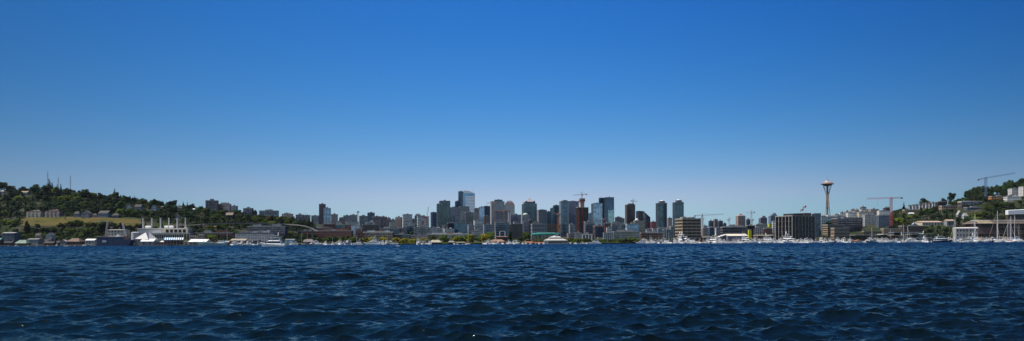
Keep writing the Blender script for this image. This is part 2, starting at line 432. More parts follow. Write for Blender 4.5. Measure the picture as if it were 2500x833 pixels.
WINF = glass('window_glass', (.008,.009,.011), metal=.0, rough=.2); WINF.node_tree.nodes['Principled BSDF'].inputs['Specular IOR Level'].default_value = .25

def footprint(x0, x1, Y, k, yaw):
    """centre and size of a box whose silhouette runs from x0 to x1 in the picture"""
    w = (x1-x0)/F*Y; cx = xat((x0+x1)/2, Y)
    c, s = math.cos(yaw), math.sin(yaw)
    for _ in range(14):
        d = w*k if k < 5 else k
        cyy = Y + (abs(c)*d + abs(s)*w)/2
        ps = []
        for a, b in ((-1,-1),(1,-1),(1,1),(-1,1)):
            x = cx + (a*w/2*c - b*d/2*s); y = cyy + (a*w/2*s + b*d/2*c)
            ps.append(x/y)
        l, r = ray(x0, 560)[0], ray(x1, 560)[0]
        w *= (r-l)/(max(ps)-min(ps)); cx += ((l+r)/2-(max(ps)+min(ps))/2)*cyy
    d = w*k if k < 5 else k
    return cx, cyy, w, d
OCC = []     # picture rectangles that trees should leave visible: (x0,x1,top,bottom,Y)
LAND = []    # landmarks
def facade(root, w, d, z0, z1, wall, gl, fh=4.2, bay=4.0, band=.35, pier=.25, windows=False, zstart=0.0, sides=True, nf=None, nb=None, piercol=None, inset=.4):
    """core of glass with solid floor bands and piers proud of it, or windows as own parts"""
    H = z1-z0-zstart
    nf = nf or max(1, round(H/fh)); nb = nb or max(1, round(w/bay)); nd_ = max(1, round(d/(w/nb)))
    f = H/nf
    core = MB().box(-w/2+inset, w/2-inset, -d/2+inset, d/2-inset, z0, z1-.3)
    wallmb = MB()
    if zstart: wallmb.box(-w/2, w/2, -d/2, d/2, z0, z0+zstart)
    if band > 0:
        for i in range(nf+1):
            zc = z0+zstart+f*i; h = f*band
            a = zc-h/2 if i else zc; b = min(zc+h/2, z1)
            wallmb.box(-w/2, w/2, -d/2, d/2, a, b)
    else: wallmb.box(-w/2, w/2, -d/2, d/2, z1-1.2, z1)
    if pier > 0:
        pw = w/nb*pier; pm = wallmb if not piercol else MB()
        for i in range(nb+1):
            x = -w/2+w/nb*i; x = min(max(x, -w/2+pw/2+.01), w/2-pw/2-.01)
            pm.box(x-pw/2, x+pw/2, -d/2-.08, -d/2+inset+.05, z0, z1-.05)
            pm.box(x-pw/2, x+pw/2, d/2-inset-.05, d/2+.08, z0, z1-.05)
        for j in range(nd_+1):
            y = -d/2+d/nd_*j; y = min(max(y, -d/2+pw/2+.06), d/2-pw/2-.06)
            pm.box(-w/2-.08, -w/2+inset+.05, y-pw/2, y+pw/2, z0, z1-.06)
            pm.box(w/2-inset-.05, w/2+.08, y-pw/2, y+pw/2, z0, z1-.06)
        if piercol: pm.obj('pier', piercol, root)
    wallmb.obj('wall', wall, root)
    if windows:
        core.obj('interior_wall', WL['black'], root)
        gw, gh = w/nb*(1-pier)+.02, f*(1-band)+.02
        if gw > .3 and gh > .3:
            me = MB().box(-gw/2, gw/2, -.06, .02, -gh/2, gh/2).mesh('window', gl)
            n = 0
            for j in range(nf):
                for i in range(nb):
                    if n >= 84: break
                    part_copy(me, 'window', root, (-w/2+w/nb*(i+.5), -d/2+inset-.03, z0+zstart+f*(j+.5))); n += 1
            if sides:
                sx = -1 if root.location.x > 0 else 1
                gd = d/nd_*(1-pier)+.02
                me2 = MB().box(-.06, .02, -gd/2, gd/2, -gh/2, gh/2).mesh('window', gl)
                for j in range(nf):
                    for i in range(nd_):
                        if n >= 99: break
                        part_copy(me2, 'window', root, (sx*(w/2-inset+.03)-(.04 if sx > 0 else 0)+.02, -d/2+d/nd_*(i+.5), z0+zstart+f*(j+.5))); n += 1
    else:
        core.obj('glazing', gl, root)
def rooftop(root, w, d, z1, roof=None, plant=1, seed=0, wall=None):
    r = random.Random(seed)
    mb = MB().box(-w/2-.15, w/2+.15, -d/2-.15, d/2+.15, z1+.002, z1+.5)
    mb.box(-w/2-.15, w/2+.15, -d/2-.15, -d/2+.25, z1+.5, z1+1.3).box(-w/2-.15, w/2+.15, d/2-.25, d/2+.15, z1+.5, z1+1.3)
    mb.box(-w/2-.15, -w/2+.25, -d/2+.25, d/2-.25, z1+.5, z1+1.3).box(w/2-.25, w/2+.15, -d/2+.25, d/2-.25, z1+.5, z1+1.3)
    mb.obj('roof', roof or ROOF, root)
    for i in range(plant):
        pw = w*r.uniform(.18, .4); pd = d*r.uniform(.3, .5); ph = r.uniform(2.2, 4.2)
        x = r.uniform(-.5, .5)*(w-pw)*.8; 
        x = (-w/2+pw/2+.5 + (i+.5)*(w-pw-1)/plant)
        MB().cbox(x, r.uniform(-.1,.15)*d, z1+.5, pw, pd, ph).cbox(x+pw*.2, 0, z1+.5+ph, pw*.2, pd*.3, 1.0).obj('roof_plant', PLANT if i % 2 == 0 else (wall or PLANT), root)
def bld(name, label, x0, x1, top, Y, wall='grey', gl='dark', k=.8, yaw=0, cat='building', group=None, fh=4.2, bay=4.0, band=.35, pier=.25,
        windows=False, roof=None, plant=1, occ=None, base=None, nf=None, nb=None, zstart=0.0, piercol=None, fac=True):
    if yaw == 0 and Y > 1560 and 740 < x0 < 1880: yaw = 15 if x0 < 1150 else (11 if x0 < 1450 else 6)
    if occ and Y > 1390 and (x0 > 2060 or x1 < 760):
        Y = Yfor((x0+x1)/2, occ) or Y
    yaw = R(yaw); cx, cyy, w, d = footprint(x0, x1, Y, k, yaw)
    zt = zat((x0+x1)/2, top, Y)
    zb = min(tz(cx-w/2, cyy-d/2), tz(cx+w/2, cyy-d/2), tz(cx, cyy+d/2)) - .5 if base is None else base
    root = thing(name, label, cat, (cx, cyy, zb), yaw, group)
    H = zt-zb-1.3
    if fac:
        facade(root, w, d, 0, H, WL[wall], GL[gl] if not windows else WINF, fh, bay, band, pier, windows, zstart, nf=nf, nb=nb, piercol=WL[piercol] if piercol else None)
    rooftop(root, w, d, H, roof, plant, seed=int(x0*7+x1), wall=WL[wall])
    if occ: OCC.append((x0, x1, top, occ-.3*(occ-top), Y))
    return root, w, d, H
def house(name, label, x0, x1, top, bot, Y, wall='white', roof=ROOFD, gable='x', floors=2, group=None, cat='house', rh=.38, occ=True, chim=False, yaw=0, k=.8, windows=True, canopy=False, bay=3.2):
    """a small building with a pitched roof; gable='x': ridge runs left-right, 'y': gable faces the lake"""
    if Y > shore((x0+x1)/2)+70: Y = Yfor((x0+x1)/2, bot) or Y
    yaw = R(yaw); cx, cyy, w, d = footprint(x0, x1, Y, k, yaw)
    zt = zat((x0+x1)/2, top, Y); zb = tz(cx, cyy)-.5; zv = zat((x0+x1)/2, bot, Y); zb = min(zb, zv)
    root = thing(name, label, cat, (cx, cyy, zb), yaw, group)
    H = zt-zb; e = H-(zt-zv)*rh
    m = MB().box(-w/2, w/2, -d/2, d/2, 0, e)
    ov = .5
    if gable == 'x': r = MB().yz([(-d/2-ov, e-.05), (d/2+ov, e-.05), (d/2+ov, e+.2), (0, H), (-d/2-ov, e+.2)], -w/2-ov, w/2+ov)
    elif gable == 'y':
        r = MB().xz([(-w/2-ov, e-.05), (-w/2-ov, e+.25), (0, H), (w/2+ov, e+.25), (w/2+ov, e-.05), (0, H-.35)], -d/2-ov, d/2+ov)
        m.xz([(-w/2, e), (0, H-.4), (w/2, e)], -d/2+.01, d/2-.01)
    else:
        r = MB().frus(e, e+.25, (-w/2-ov, w/2+ov, -d/2-ov, d/2+ov), (-w/2-ov, w/2+ov, -d/2-ov, d/2+ov)).frus(e+.25, H, (-w/2-ov, w/2+ov, -d/2-ov, d/2+ov), (-w*.28, w*.28, -d*.08, d*.08))
    m.obj('wall', WL[wall] if isinstance(wall, str) else wall, root); r.obj('roof', roof, root)
    if chim: MB().cbox(w*.25, 0, e, .9, .9, H-e+1.0).obj('chimney', WL['brick'], root)
    if windows:
        vis = zt-zv; vb = e-(vis*(1-rh)); nf = floors; f = (e-vb)/nf; nb = max(1, round(w/bay))
        ww = min(w/nb*.55, 2.0); wh = f*.5
        me = MB().box(-ww/2, ww/2, -.05, .05, -wh/2, wh/2).mesh('window', WINF)
        mf = MB().box(-ww/2-.12, ww/2+.12, -.03, .04, -wh/2-.12, -wh/2-.002).box(-ww/2-.12, ww/2+.12, -.03, .04, wh/2+.002, wh/2+.12).mesh('frame', WL['white'])
        n = 0
        for j in range(nf):
            for i in range(nb):
                if n > 40: break
                o = part_copy(me, 'window', root, (-w/2+w/nb*(i+.5), -d/2-.04, vb+f*(j+.52))); part_copy(mf, 'frame', o, (0, -.04, 0)); n += 1
        if w > 4: MB().box(-.5, .5, -d/2-.07, -d/2+.02, vb-.2 if vb > .2 else 0, vb+2.0).obj('door', WL['dbrown'], root)
    if occ: OCC.append((x0, x1, top, bot-.25*(bot-top), Y))
    return root, w, d, H

# ---- towers and blocks of the centre, left to right.  (name, label, x0, x1, top, Y, options)
B = [
 # first hill skyline
 ('apartment_tower','tall brown brick apartment tower, taller of the pair left of the skyline',779,795.5,498,2150,dict(wall='dbrick',gl='violet',k=1.0,yaw=12,fh=3.4,cat='tower',band=.5,pier=.4)),
 ('apartment_tower','pale blue-grey tower just right of the tall brown brick apartment tower',790,808,508,2050,dict(wall='blue',gl='sky',k=.7,yaw=16,fh=3.4,cat='tower',band=.3,pier=.3)),
 ('apartment_block','beige brick slab with flat roof right of the pale blue-grey tower',808.5,825,523,2250,dict(wall='pink',gl='grey',fh=3.6,band=.45)),
 ('apartment_block','low grey block behind trees at the left foot of the brown tower',742,758,525,2050,dict(wall='dgrey',gl='grey')),
 ('apartment_block','violet-grey flat block touching the brown tower on its left',760,779,526,2230,dict(wall='violet',gl='grey')),
 ('hospital_block','wide stepped grey block behind the small red crane mast',838,856,526,2350,dict(wall='violet',gl='grey')),
 ('hospital_block','slightly taller pale block just left of the small red crane mast',854,872,524.5,2450,dict(wall='grey',gl='grey',fh=5)),
 ('office_block','brown brick low block left of the wide stepped grey block',828,842,531,2200,dict(wall='brick',gl='grey',band=.5)),
 ('office_block','grey block with bright left edge right of the red crane mast',877,897,527,2250,dict(wall='slate',gl='grey',yaw=8)),
 ('office_tower','dark blue-grey flat tower topping the low left skyline',897,915,519,2500,dict(wall='slate',gl='navy',cat='tower')),
 ('apartment_block','brown-grey block below right of the dark flat tower',910,931,528,2150,dict(wall='brown',gl='violet')),
 ('apartment_block','reddish block with rooftop box left of the low gap in the skyline',927,945,529,2280,dict(wall='dbrick',gl='violet')),
 ('apartment_block','narrow pinkish block at the low gap in the skyline',944,954,532,2400,dict(wall='pink',gl='grey')),
 ('apartment_block','low beige block filling the gap in the skyline',952,967,536,2500,dict(wall='conc',gl='grey')),
 ('apartment_block','brownish stepped block left of the white banded tower',965,982,530,2300,dict(wall='pink',gl='grey',yaw=-6)),
 ('apartment_tower','white banded tower, first high block left of the luffing crane',982,1007,523,2150,dict(wall='white',gl='grey',k=.7,yaw=16,band=.45,pier=0,fh=4.4,cat='tower')),
 ('apartment_block','narrow tan block between the white banded tower and dark domed one',1006,1013,534,2400,dict(wall='tan',gl='grey')),
 ('apartment_tower','dark slate tower with chamfered top left of the luffing crane',1012,1028.5,526,2350,dict(wall='slate',gl='navy',k=.9,cat='tower',plant=0)),
 ('apartment_block','white striped block being finished behind the luffing crane',1018,1048,528,2100,dict(wall='white',gl='grey',k=.6,yaw=14,band=.42,pier=0,fh=4.4)),
 ('office_tower','violet-blue slab tower left of the big green twin tower',1051,1067,518,2450,dict(wall='violet',gl='navy',cat='tower')),
 ('condo_tower','lower front half of the big dark green twin tower',1066,1085,497,2250,dict(wall='slate',gl='green',k=.9,band=.18,pier=.3,cat='tower',fh=4)),
 ('condo_tower','higher rear half of the big dark green twin tower',1072,1099.5,490,2380,dict(wall='slate',gl='green',k=.8,band=.18,pier=.2,cat='tower',fh=4)),
 ('office_tower','flat violet-grey slab tower right of the green twin tower',1095,1121,506,2700,dict(wall='violet',gl='violet',k=.5,band=.0,pier=.45,cat='tower')),
 ('office_tower','black short tower just left of the tallest slim tower',1111,1124,491,3500,dict(wall='black',gl='navy',cat='tower',band=.2,pier=.1)),
 ('office_tower','tallest slim dark slate tower of the skyline',1119,1132,467,3600,dict(wall='slate',gl='navy',cat='tower',band=.12,pier=.2,plant=1)),
 ('office_tower','dark-topped tower with bright left face below the tallest towers',1121,1146,504,2900,dict(wall='dgrey',gl='grey',k=.7,yaw=12,cat='tower',band=0,pier=.35)),
 ('office_tower','dark grey gridded tower in front of the striped tall tower',1135,1156,518,2500,dict(wall='dgrey',gl='grey',cat='tower',k=.7,band=.35,pier=.35)),
 ('hotel_tower','tan flat tower right of the dark gridded tower',1155,1169,520,2620,dict(wall='pink',gl='grey',cat='tower',band=.4,pier=.45)),
 ('hotel_tower','brown narrow tower peeping over the tan flat tower',1158,1169.5,508,3300,dict(wall='brown',gl='grey',cat='tower')),
 ('classical_block','beige stepped old block before the violet-grey slab tower',1108,1124,527,2400,dict(wall='conc',gl='grey',band=.4,pier=.5)),
 ('office_tower','bright blue glass tower right of the striped tall tower',1169,1183,505,2750,dict(wall='blue',gl='sky',cat='tower',band=.12,pier=.12,k=.9)),
 ('office_tower','teal glass tower joined right of the bright blue one',1180,1197,503,2850,dict(wall='slate',gl='teal',cat='tower',band=.15,pier=.1,k=.9)),
 ('apartment_block','brown block at the foot of the teal glass tower',1181,1197,527,2300,dict(wall='brown',gl='violet')),
 ('office_block','white mid-rise with strip windows in front of the brown block',1156,1181,538,1900,dict(wall='white',gl='grey',band=.5,pier=.15,k=.6,yaw=14,fh=4)),
 ('office_block','pale banded wing at the lower left of the white mid-rise',1142,1158,549,1880,dict(wall='lgrey',gl='grey',band=.5,pier=.2,k=.5)),
 ('office_block','pale grid-fronted block right of the white mid-rise',1180,1201,548,1850,dict(wall='lgrey',gl='grey',band=.35,pier=.35,k=.5)),
 ('office_block','dark navy cube block under the flat violet-grey slab tower',1092,1112,544,2050,dict(wall='black',gl='navy')),
 ('apartment_block','white low blocks below the green twin tower',1050,1080,556,1950,dict(wall='white',gl='grey',k=.5,plant=2)),
 ('warehouse','white low warehouse with red gable beside the dark curved block',1083,1109,558,1900,dict(wall='white',gl='grey',k=.5,plant=2)),
 ('office_block','dark blue modern block with slanted roof left of luffing crane base',991,1011,552,1800,dict(wall='slate',gl='navy',k=.6,band=.2)),
 ('office_block','brown low block left of the dark blue modern block',960,991,557,1750,dict(wall='brown',gl='violet',k=.5)),
 ('office_block','glass-banded wide block below the luffing crane',1010,1053,555,1700,dict(wall='slate',gl='grey',k=.4,band=.3,pier=.15)),
 ('office_block','long brown block with white roof strip behind the shore trees',1042,1142,571,1500,dict(wall='brown',gl='grey',k=.25,band=.4,pier=.15,roof=ROOFW,plant=3)),
 ('apartment_block','dark red brick block behind the shore trees left of stepped pale block',1144,1167,572,1420,dict(wall='dbrick',gl='violet',k=.6)),
 ('office_block','pale banded wide block stepping down to the red brick block',1150,1179,562,1560,dict(wall='grey',gl='grey',k=.5,band=.5,pier=0)),
 # central towers
 ('office_tower','broad white panelled tower left of the domed grey tower',1197,1232,491.5,2700,dict(wall='lgrey',gl='grey',k=.5,band=.2,pier=.55,cat='tower',plant=0)),
 ('office_tower','dark-framed taller slab rising from the broad white panelled tower',1207,1227,487.5,2850,dict(wall='slate',gl='navy',k=.5,cat='tower',band=.15,pier=.15)),
 ('construction_block','dark banded block under scaffold right of grey slab',1244,1276,546,1650,dict(wall='dbrown',gl='dark',band=.25,pier=.12,fh=4.6,k=.5)),
 ('office_block','grey office block with strip windows under the dashed dark tower',1207,1243,543,1750,dict(wall='grey',gl='navy',band=.4,pier=.12,k=.5)),
 ('office_block','old long brown-grey block between dashed tower and peaked tower',1244,1274,524,2450,dict(wall='violet',gl='grey',band=.45,pier=.45,k=.5)),
 ('theatre_block','brown-grey block carrying a pale green dome',1272,1294,525,2350,dict(wall='grey',gl='grey',band=.4,pier=.5,k=.8,plant=0)),
 ('office_tower','broad blue-green tower with pyramid crown and stepped shoulders',1274,1311,497,2950,dict(wall='slate',gl='teal',cat='tower',band=.15,pier=.35,k=.85,plant=0)),
 ('office_block','dark brown-violet slab before the peaked tower',1276,1292,541,1900,dict(wall='violet',gl='violet',k=.6)),
 ('office_block','thin dark framed block right of the violet slab',1290,1302,537,2150,dict(wall='dbrown',gl='dark')),
 ('office_tower','two-tone grey tower right of the peaked tower',1311,1335,512,2600,dict(wall='grey',gl='dark',cat='tower',k=.7,yaw=14,band=.2,pier=.5)),
 ('office_block','long grey institutional block with square windows in two rows',1296,1336,546,1700,dict(wall='grey',gl='dark',nf=4,nb=11,band=.5,pier=.35,k=.4)),
 ('office_tower','lowest left step of the teal stepped tower group',1333,1345,516,2650,dict(wall='slate',gl='teal',cat='tower',band=.15,pier=.2)),
 ('office_tower','middle step of the teal stepped tower group',1343,1354,508,2750,dict(wall='slate',gl='teal',cat='tower',band=.15,pier=.2)),
 ('office_tower','highest step of the teal stepped tower group',1350,1367,501,2850,dict(wall='slate',gl='teal',cat='tower',band=.15,pier=.2)),
 ('condo_tower','tall grey-blue condo with white balcony lines at its left edge',1365,1389,491,2000,dict(wall='lgrey',gl='navy',cat='tower',band=.22,pier=0,fh=3.6,k=.8,yaw=10)),
 ('office_tower','broad purple-grey tower behind the balcony-lined condo',1383,1413.5,491,2700,dict(wall='violet',gl='violet',cat='tower',band=.2,pier=.3,k=.6)),
 ('construction_tower','dark tower under construction with red hoist strips',1406,1437,506,2100,dict(wall='dbrown',gl='black',cat='tower',band=.28,pier=.12,k=.7,fh=4.4,plant=0)),
 ('office_block','slim blue-grey slab right of the tower under construction',1436,1446,521,2600,dict(wall='blue',gl='blue')),
 ('office_tower','light blue curved-looking glass tower left of the navy monolith',1443.5,1471,496,2350,dict(wall='slate',gl='sky',cat='tower',band=.1,pier=.12,k=.8,yaw=10)),
 ('office_tower','deep navy glass monolith with flat top, left wing',1462,1476,482.5,3050,dict(wall='slate',gl='navy',cat='tower',band=.06,pier=.05,plant=0)),
 ('office_tower','deep blue glass monolith, wider right wing with lighter lower panel',1475,1499.5,481.5,3000,dict(wall='slate',gl='navy',cat='tower',band=.06,pier=.05,plant=1,k=.6)),
 ('office_block','grey glass block with stair tower below the balcony-lined condo',1425,1450,541,1850,dict(wall='grey',gl='grey',band=.2,pier=.2,k=.6)),
 ('office_block','dark glass block under the light blue tower',1448,1474,551,1800,dict(wall='slate',gl='navy',band=.25,pier=.12,k=.5)),
 ('office_block','dark narrow block with red crane at its corner',1473,1492,545,1900,dict(wall='dgrey',gl='dark',band=.3)),
 ('office_block','light banded block with white side right of the red crane',1491,1516,542,1750,dict(wall='grey',gl='grey',band=.45,pier=.1,k=.6,yaw=6)),
 ('office_block','green-grey glass block between banded block and white block',1515,1528,547,1850,dict(wall='slate',gl='green',band=.2)),
 ('apartment_tower','dark low tower right of the navy monolith',1501,1518,530,2500,dict(wall='dgrey',gl='violet',cat='tower')),
 ('apartment_tower','teal narrow tower in front of the dark low tower',1515,1525,533,2600,dict(wall='slate',gl='teal',cat='tower')),
 ('construction_tower','brown tower being finished with small crane on top',1526,1551,499,2350,dict(wall='brown',gl='dark',cat='tower',band=.3,pier=.3,k=.8,yaw=8,fh=4)),
 ('office_block','tan banded block carrying the white dome behind the white block',1546,1574,539,2100,dict(wall='tan',gl='grey',band=.55,pier=0,k=.6,plant=0)),
 ('office_block','bright white-blue block with two rows of tall windows',1527,1560,546,1650,dict(wall='paleblue',gl='blue',nf=3,nb=8,band=.35,pier=.25,k=.5,yaw=6)),
 ('office_block','red block right of the black wedge tower',1588,1602,541,2100,dict(wall='red',gl='violet',band=.5,pier=.3)),
 ('condo_tower','left one of the two matching round-topped condo towers',1601,1628.5,495,2150,dict(wall='slate',gl='teal',cat='tower',band=.22,pier=.16,fh=3.5,k=.85,yaw=6,plant=0)),
 ('condo_tower','right one of the two matching round-topped condo towers',1642,1669.5,493,2100,dict(wall='slate',gl='teal',cat='tower',band=.22,pier=.16,fh=3.5,k=.85,yaw=8,plant=0)),
 ('apartment_block','pinkish narrow block between the two matching condo towers',1629,1641,532,2400,dict(wall='pink',gl='grey')),
 ('office_block','long low glass block with curved roofline behind shore trees',1496,1561,565,1450,dict(wall='grey',gl='green',band=.3,pier=.1,k=.35,plant=2)),
 ('office_block','low pale-columned pavilion block left of the long glass block',1472,1498,568,1430,dict(wall='conc',gl='navy',band=.12,pier=.3,nb=5,nf=3,k=.6)),
 ('office_block','tan low block topped with greenery above the marina',1562,1620,568,1480,dict(wall='brown',gl='dark',band=.5,pier=.3,k=.35)),
 ('museum_block','white portal-framed block left of the brown concrete offices',1634,1650,552,1600,dict(wall='lgrey',gl='dark',nf=1,nb=2,band=.1,pier=.2)),
 ('office_block','dark low block with tall white poles above the marina',1617,1641,560,1530,dict(wall='slate',gl='navy',band=.2,pier=.2)),
 ('office_block','low brown glass block with white portal above the ferry pavilion right',1403,1420,568,1450,dict(wall='grey',gl='grey',band=.4,pier=0,k=.8)),
 ('office_block','dark red-brown block behind the white portal frame',1418,1450,571,1480,dict(wall='dbrown',gl='violet',k=.5)),
 ('apartment_block','pale pink small block right of the teal-roofed round building',1384,1402,570,1600,dict(wall='pink',gl='grey')),
 # right of the brown office block
 ('apartment_block','left wing of the dark four-part block behind long crane',1729.5,1742,539,2300,dict(wall='slate',gl='navy',pier=.2,band=0)),
 ('apartment_block','middle taller wing of the dark four-part block',1741.5,1753,535.5,2330,dict(wall='pink',gl='dark',pier=.5,band=0)),
 ('apartment_block','right wing of the dark four-part block',1752,1765,539,2300,dict(wall='slate',gl='navy',pier=.2,band=0)),
 ('apartment_block','small blue block right of the dark four-part block',1764,1773.5,545,2400,dict(wall='slate',gl='blue')),
 ('apartment_tower','pinkish-grey tower with rounded shoulders left of the white crane',1796,1820,527,2300,dict(wall='pink',gl='grey',cat='tower',band=.3,pier=.45,k=.8,fh=3.6)),
 ('apartment_block','dark blue narrow tower at the foot of the white crane',1821,1832,535,2450,dict(wall='slate',gl='navy')),
 ('apartment_tower','violet-grey peaked tower between white crane and stepped tower',1852,1873,532,2400,dict(wall='violet',gl='grey',cat='tower',k=.7)),
 ('apartment_tower','blue-grey stepped tower just left of the dark glass offices',1876,1899,527,2550,dict(wall='blue',gl='grey',cat='tower',k=.7)),
 ('apartment_block','low reddish-brown blocks right of the brown concrete offices',1712,1731,557,1900,dict(wall='pink',gl='grey',k=.6)),
 ('apartment_block','blue and dark slab with flat roof behind yellowish trees',1728,1746,555,1650,dict(wall='slate',gl='blue',band=.2,pier=.2)),
 ('apartment_block','white grid-windowed slab left of the long dark building',1745,1759,556,1600,dict(wall='lgrey',gl='violet',band=.4,pier=.45)),
 ('office_block','long dark horizontal-windowed building behind the white-roofed shed',1758,1825,554,1560,dict(wall='dgrey',gl='grey',k=.4,band=.45,pier=.05,fh=5,plant=3)),
 ('office_block','black box volume left of the yellow slab',1822,1843,550,1500,dict(wall='black',gl='black',k=.6,band=.3)),
 ('apartment_block','white speckled apartment block right of the yellow slab',1835,1864,556,1540,dict(wall='lgrey',gl='dark',band=.3,pier=.45,fh=3.4,k=.5,windows=True)),
 ('apartment_block','dark red and white apartment block left of the dark glass offices',1863,1886,557,1520,dict(wall='dbrick',gl='dark',band=.2,pier=.3,k=.5)),
 ('office_block','pale block filling the gap left of the dark glass offices',1884,1895,540,1700,dict(wall='white',gl='grey')),
 ('apartment_block','small white block at the foot of the luffing crane block',1033,1047,549,1920,dict(wall='white',gl='grey',k=.5)),
 ('apartment_block','bright cream box between the white low blocks and slab tower',1081,1092,551,2150,dict(wall='cream',gl='grey',k=.6)),
 ('apartment_block','pale block with flat roof left of the domed dark slate tower foot',1000,1012,544,2000,dict(wall='lgrey',gl='grey',k=.6)),
 ('apartment_block','white gabled-looking low block among brown blocks near white dome',1253,1262,541,2100,dict(wall='white',gl='grey',k=.6)),
 ('office_block','cream low block below the two-tone grey tower',1300,1314,541,2150,dict(wall='cream',gl='grey',k=.6)),
 ('office_block','light block squeezed between construction tower and glass block',1389,1404,548,1950,dict(wall='lgrey',gl='grey',k=.6)),
 ('office_block','white low block under the navy glass monolith right wing',1480,1494,555,1700,dict(wall='white',gl='grey',k=.5)),
 ('apartment_block','pale strip block in front of the red block',1576,1601,560,1750,dict(wall='lgrey',gl='grey',k=.4,plant=2)),
 ('apartment_block','white box on low roofs under the left matching condo tower',1592,1600,557,1700,dict(wall='white',gl='grey',k=.6,plant=0)),
 ('apartment_block','row of pale townhouse-like blocks below the left matching condo tower',1603,1634,558,1720,dict(wall='blue',gl='sky',k=.4,plant=3)),
 ('apartment_block','cream low block in the gap left of the brown stepped block',951,964,543,2050,dict(wall='cream',gl='grey',k=.5)),
 ('apartment_block','white low roofs in front of the dark blue-grey flat tower',893,915,542,1980,dict(wall='white',gl='grey',k=.4,plant=2)),
 ('apartment_block','pale low block before the red crane mast foot',858,876,541,1960,dict(wall='lgrey',gl='grey',k=.4)),
 ('apartment_block','small white house block below the pale blue-grey tower',822,832,541,1900,dict(wall='white',gl='grey',k=.6)),
 ('apartment_block','beige colonnade block behind the teal glass front',844,860,540,1880,dict(wall='cream',gl='grey',k=.4,band=.2,pier=.5)),
 ('apartment_block','white low blocks behind the long-jibbed crane mast',1714,1728,551,2150,dict(wall='white',gl='grey',k=.5)),
 ('apartment_block','pale low row at the foot of the round-shouldered tower',1775,1800,551,2000,dict(wall='lgrey',gl='grey',k=.4,plant=2)),
 ('apartment_block','cream low row at the foot of the violet-grey peaked tower',1842,1874,548,1950,dict(wall='cream',gl='grey',k=.3,plant=3)),
]
T = {}
for nm, lb, x0, x1, tp, Y, kw in B:
    T[lb] = bld(nm, lb, x0, x1, tp, Y, **kw)
def find(s):
    for k in T:
        if s in k: return T[k]
    raise KeyError(s)
# -- crowns and special roofs
root,w,d,H = find('chamfered top'); MB().frus(H+.5, H+7, (-w/2,w/2,-d/2,d/2), (-w*.28,w*.28,-d*.28,d*.28)).obj('crown', WL['slate'], root)
root,w,d,H = find('pyramid crown')
MB().box(-w*.40,w*.40,-d*.40,d*.40,H+.5,H+9).obj('upper_storey', WL['slate'], root)
MB().frus(H+9, H+16, (-w*.40,w*.40,-d*.40,d*.40), (-w*.22,w*.22,-d*.22,d*.22)).frus(H+16, H+25, (-w*.16,w*.16,-d*.16,d*.16), (-.8,.8,-.8,.8)).obj('pyramid_roof', mat('crown_metal',(.38,.33,.33),.5), root)
for sx in (-1,1): MB().xz([(sx*w*.40,H+9),(sx*w*.22,H+9),(sx*w*.31,H+13)],-d*.42,-d*.1).obj('gable', WL['blue'], root)
root,w,d,H = find('rounded shoulders'); MB().frus(H+.5,H+5,(-w*.47,w*.47,-d*.45,d*.45),(-w*.3,w*.3,-d*.3,d*.3)).cbox(0,0,H+5,w*.3,d*.3,2.5).obj('crown', WL['pink'], root)
root,w,d,H = find('pale green dome'); 
MB().lathe([(w*.36,H+.4),(w*.36,H+3)]+[(w*.34*math.cos(a),H+3+w*.2*math.sin(a)) for a in np.linspace(0,1.45,7)],20).obj('dome', mat('copper_dome',(.42,.46,.36),.6), root, smooth=False)
root,w,d,H = find('carrying the white dome'); 
MB().cbox(-w*.22,0,H+.3,w*.42,d*.7,3).obj('drum', WL['lgrey'], root)
MB().lathe([(w*.17*math.cos(a),H+3.3+w*.17*math.sin(a)) for a in np.linspace(0,1.5,8)],20,cx=-w*.22).obj('dome', WL['white'], root)
root,w,d,H = find('violet-grey peaked'); MB().box(-w*.2,w*.45,-d*.3,d*.3,H+.5,H+4).box(-w*.05,w*.3,-d*.2,d*.2,H+4,H+8).obj('penthouse', WL['violet'], root)
root,w,d,H = find('blue-grey stepped tower'); MB().box(-w*.3,w*.42,-d*.4,d*.4,H+.5,H+6).box(-w*.02,w*.3,-d*.25,d*.25,H+6,H+11).obj('penthouse', WL['blue'], root)
for key in ('left one of the two','right one of the two'):
    root,w,d,H = find(key)
    MB().box(-w*.22,w*.34,-d*.3,d*.3,H+.5,H+6.5).obj('penthouse', WL['slate'], root)
    MB().lathe([(w*.2*math.cos(a),H+6.5+3*math.sin(a)) for a in np.linspace(0,1.5,6)],16,cx=w*.05).obj('roof_cap', WL['white'], root)
    mb = MB()
    for i in range(int(H/3.5)): mb.box(w/2,w/2+1.6,-d*.35,d*.3,3.5*i+.2,3.5*i+.5)
    mb.obj('balcony', WL['lgrey'], root)
root,w,d,H = find('white balcony lines')
mb = MB()
for i in range(3, int(H/3.6)): mb.box(-w/2-1.4,-w/2+w*.22,-d/2-1.4,-d/2+.1,3.6*i,3.6*i+1.0).box(w*.36,w/2+.8,-d/2-1.0,-d/2+.1,3.6*i,3.6*i+.9)
mb.obj('balcony', WL['white'], root); MB().box(-w*.1,w*.38,-d*.3,d*.4,H+.5,H+4).obj('penthouse', WL['dgrey'], root)
root,w,d,H = find('brown tower being finished'); MB().box(-w*.2,w*.4,-d*.3,d*.3,H+.5,H+4.5).obj('lift_core', WL['dgrey'], root)
root,w,d,H = find('wider right wing'); MB().box(w*.02-w*.2,w*.46,-d/2-.5,-d/2-.12,H*.12,H*.66).obj('facade_panel', glass('glass_panel',(.22,.36,.42)), root)
root,w,d,H = find('right wing of the dark four-part')
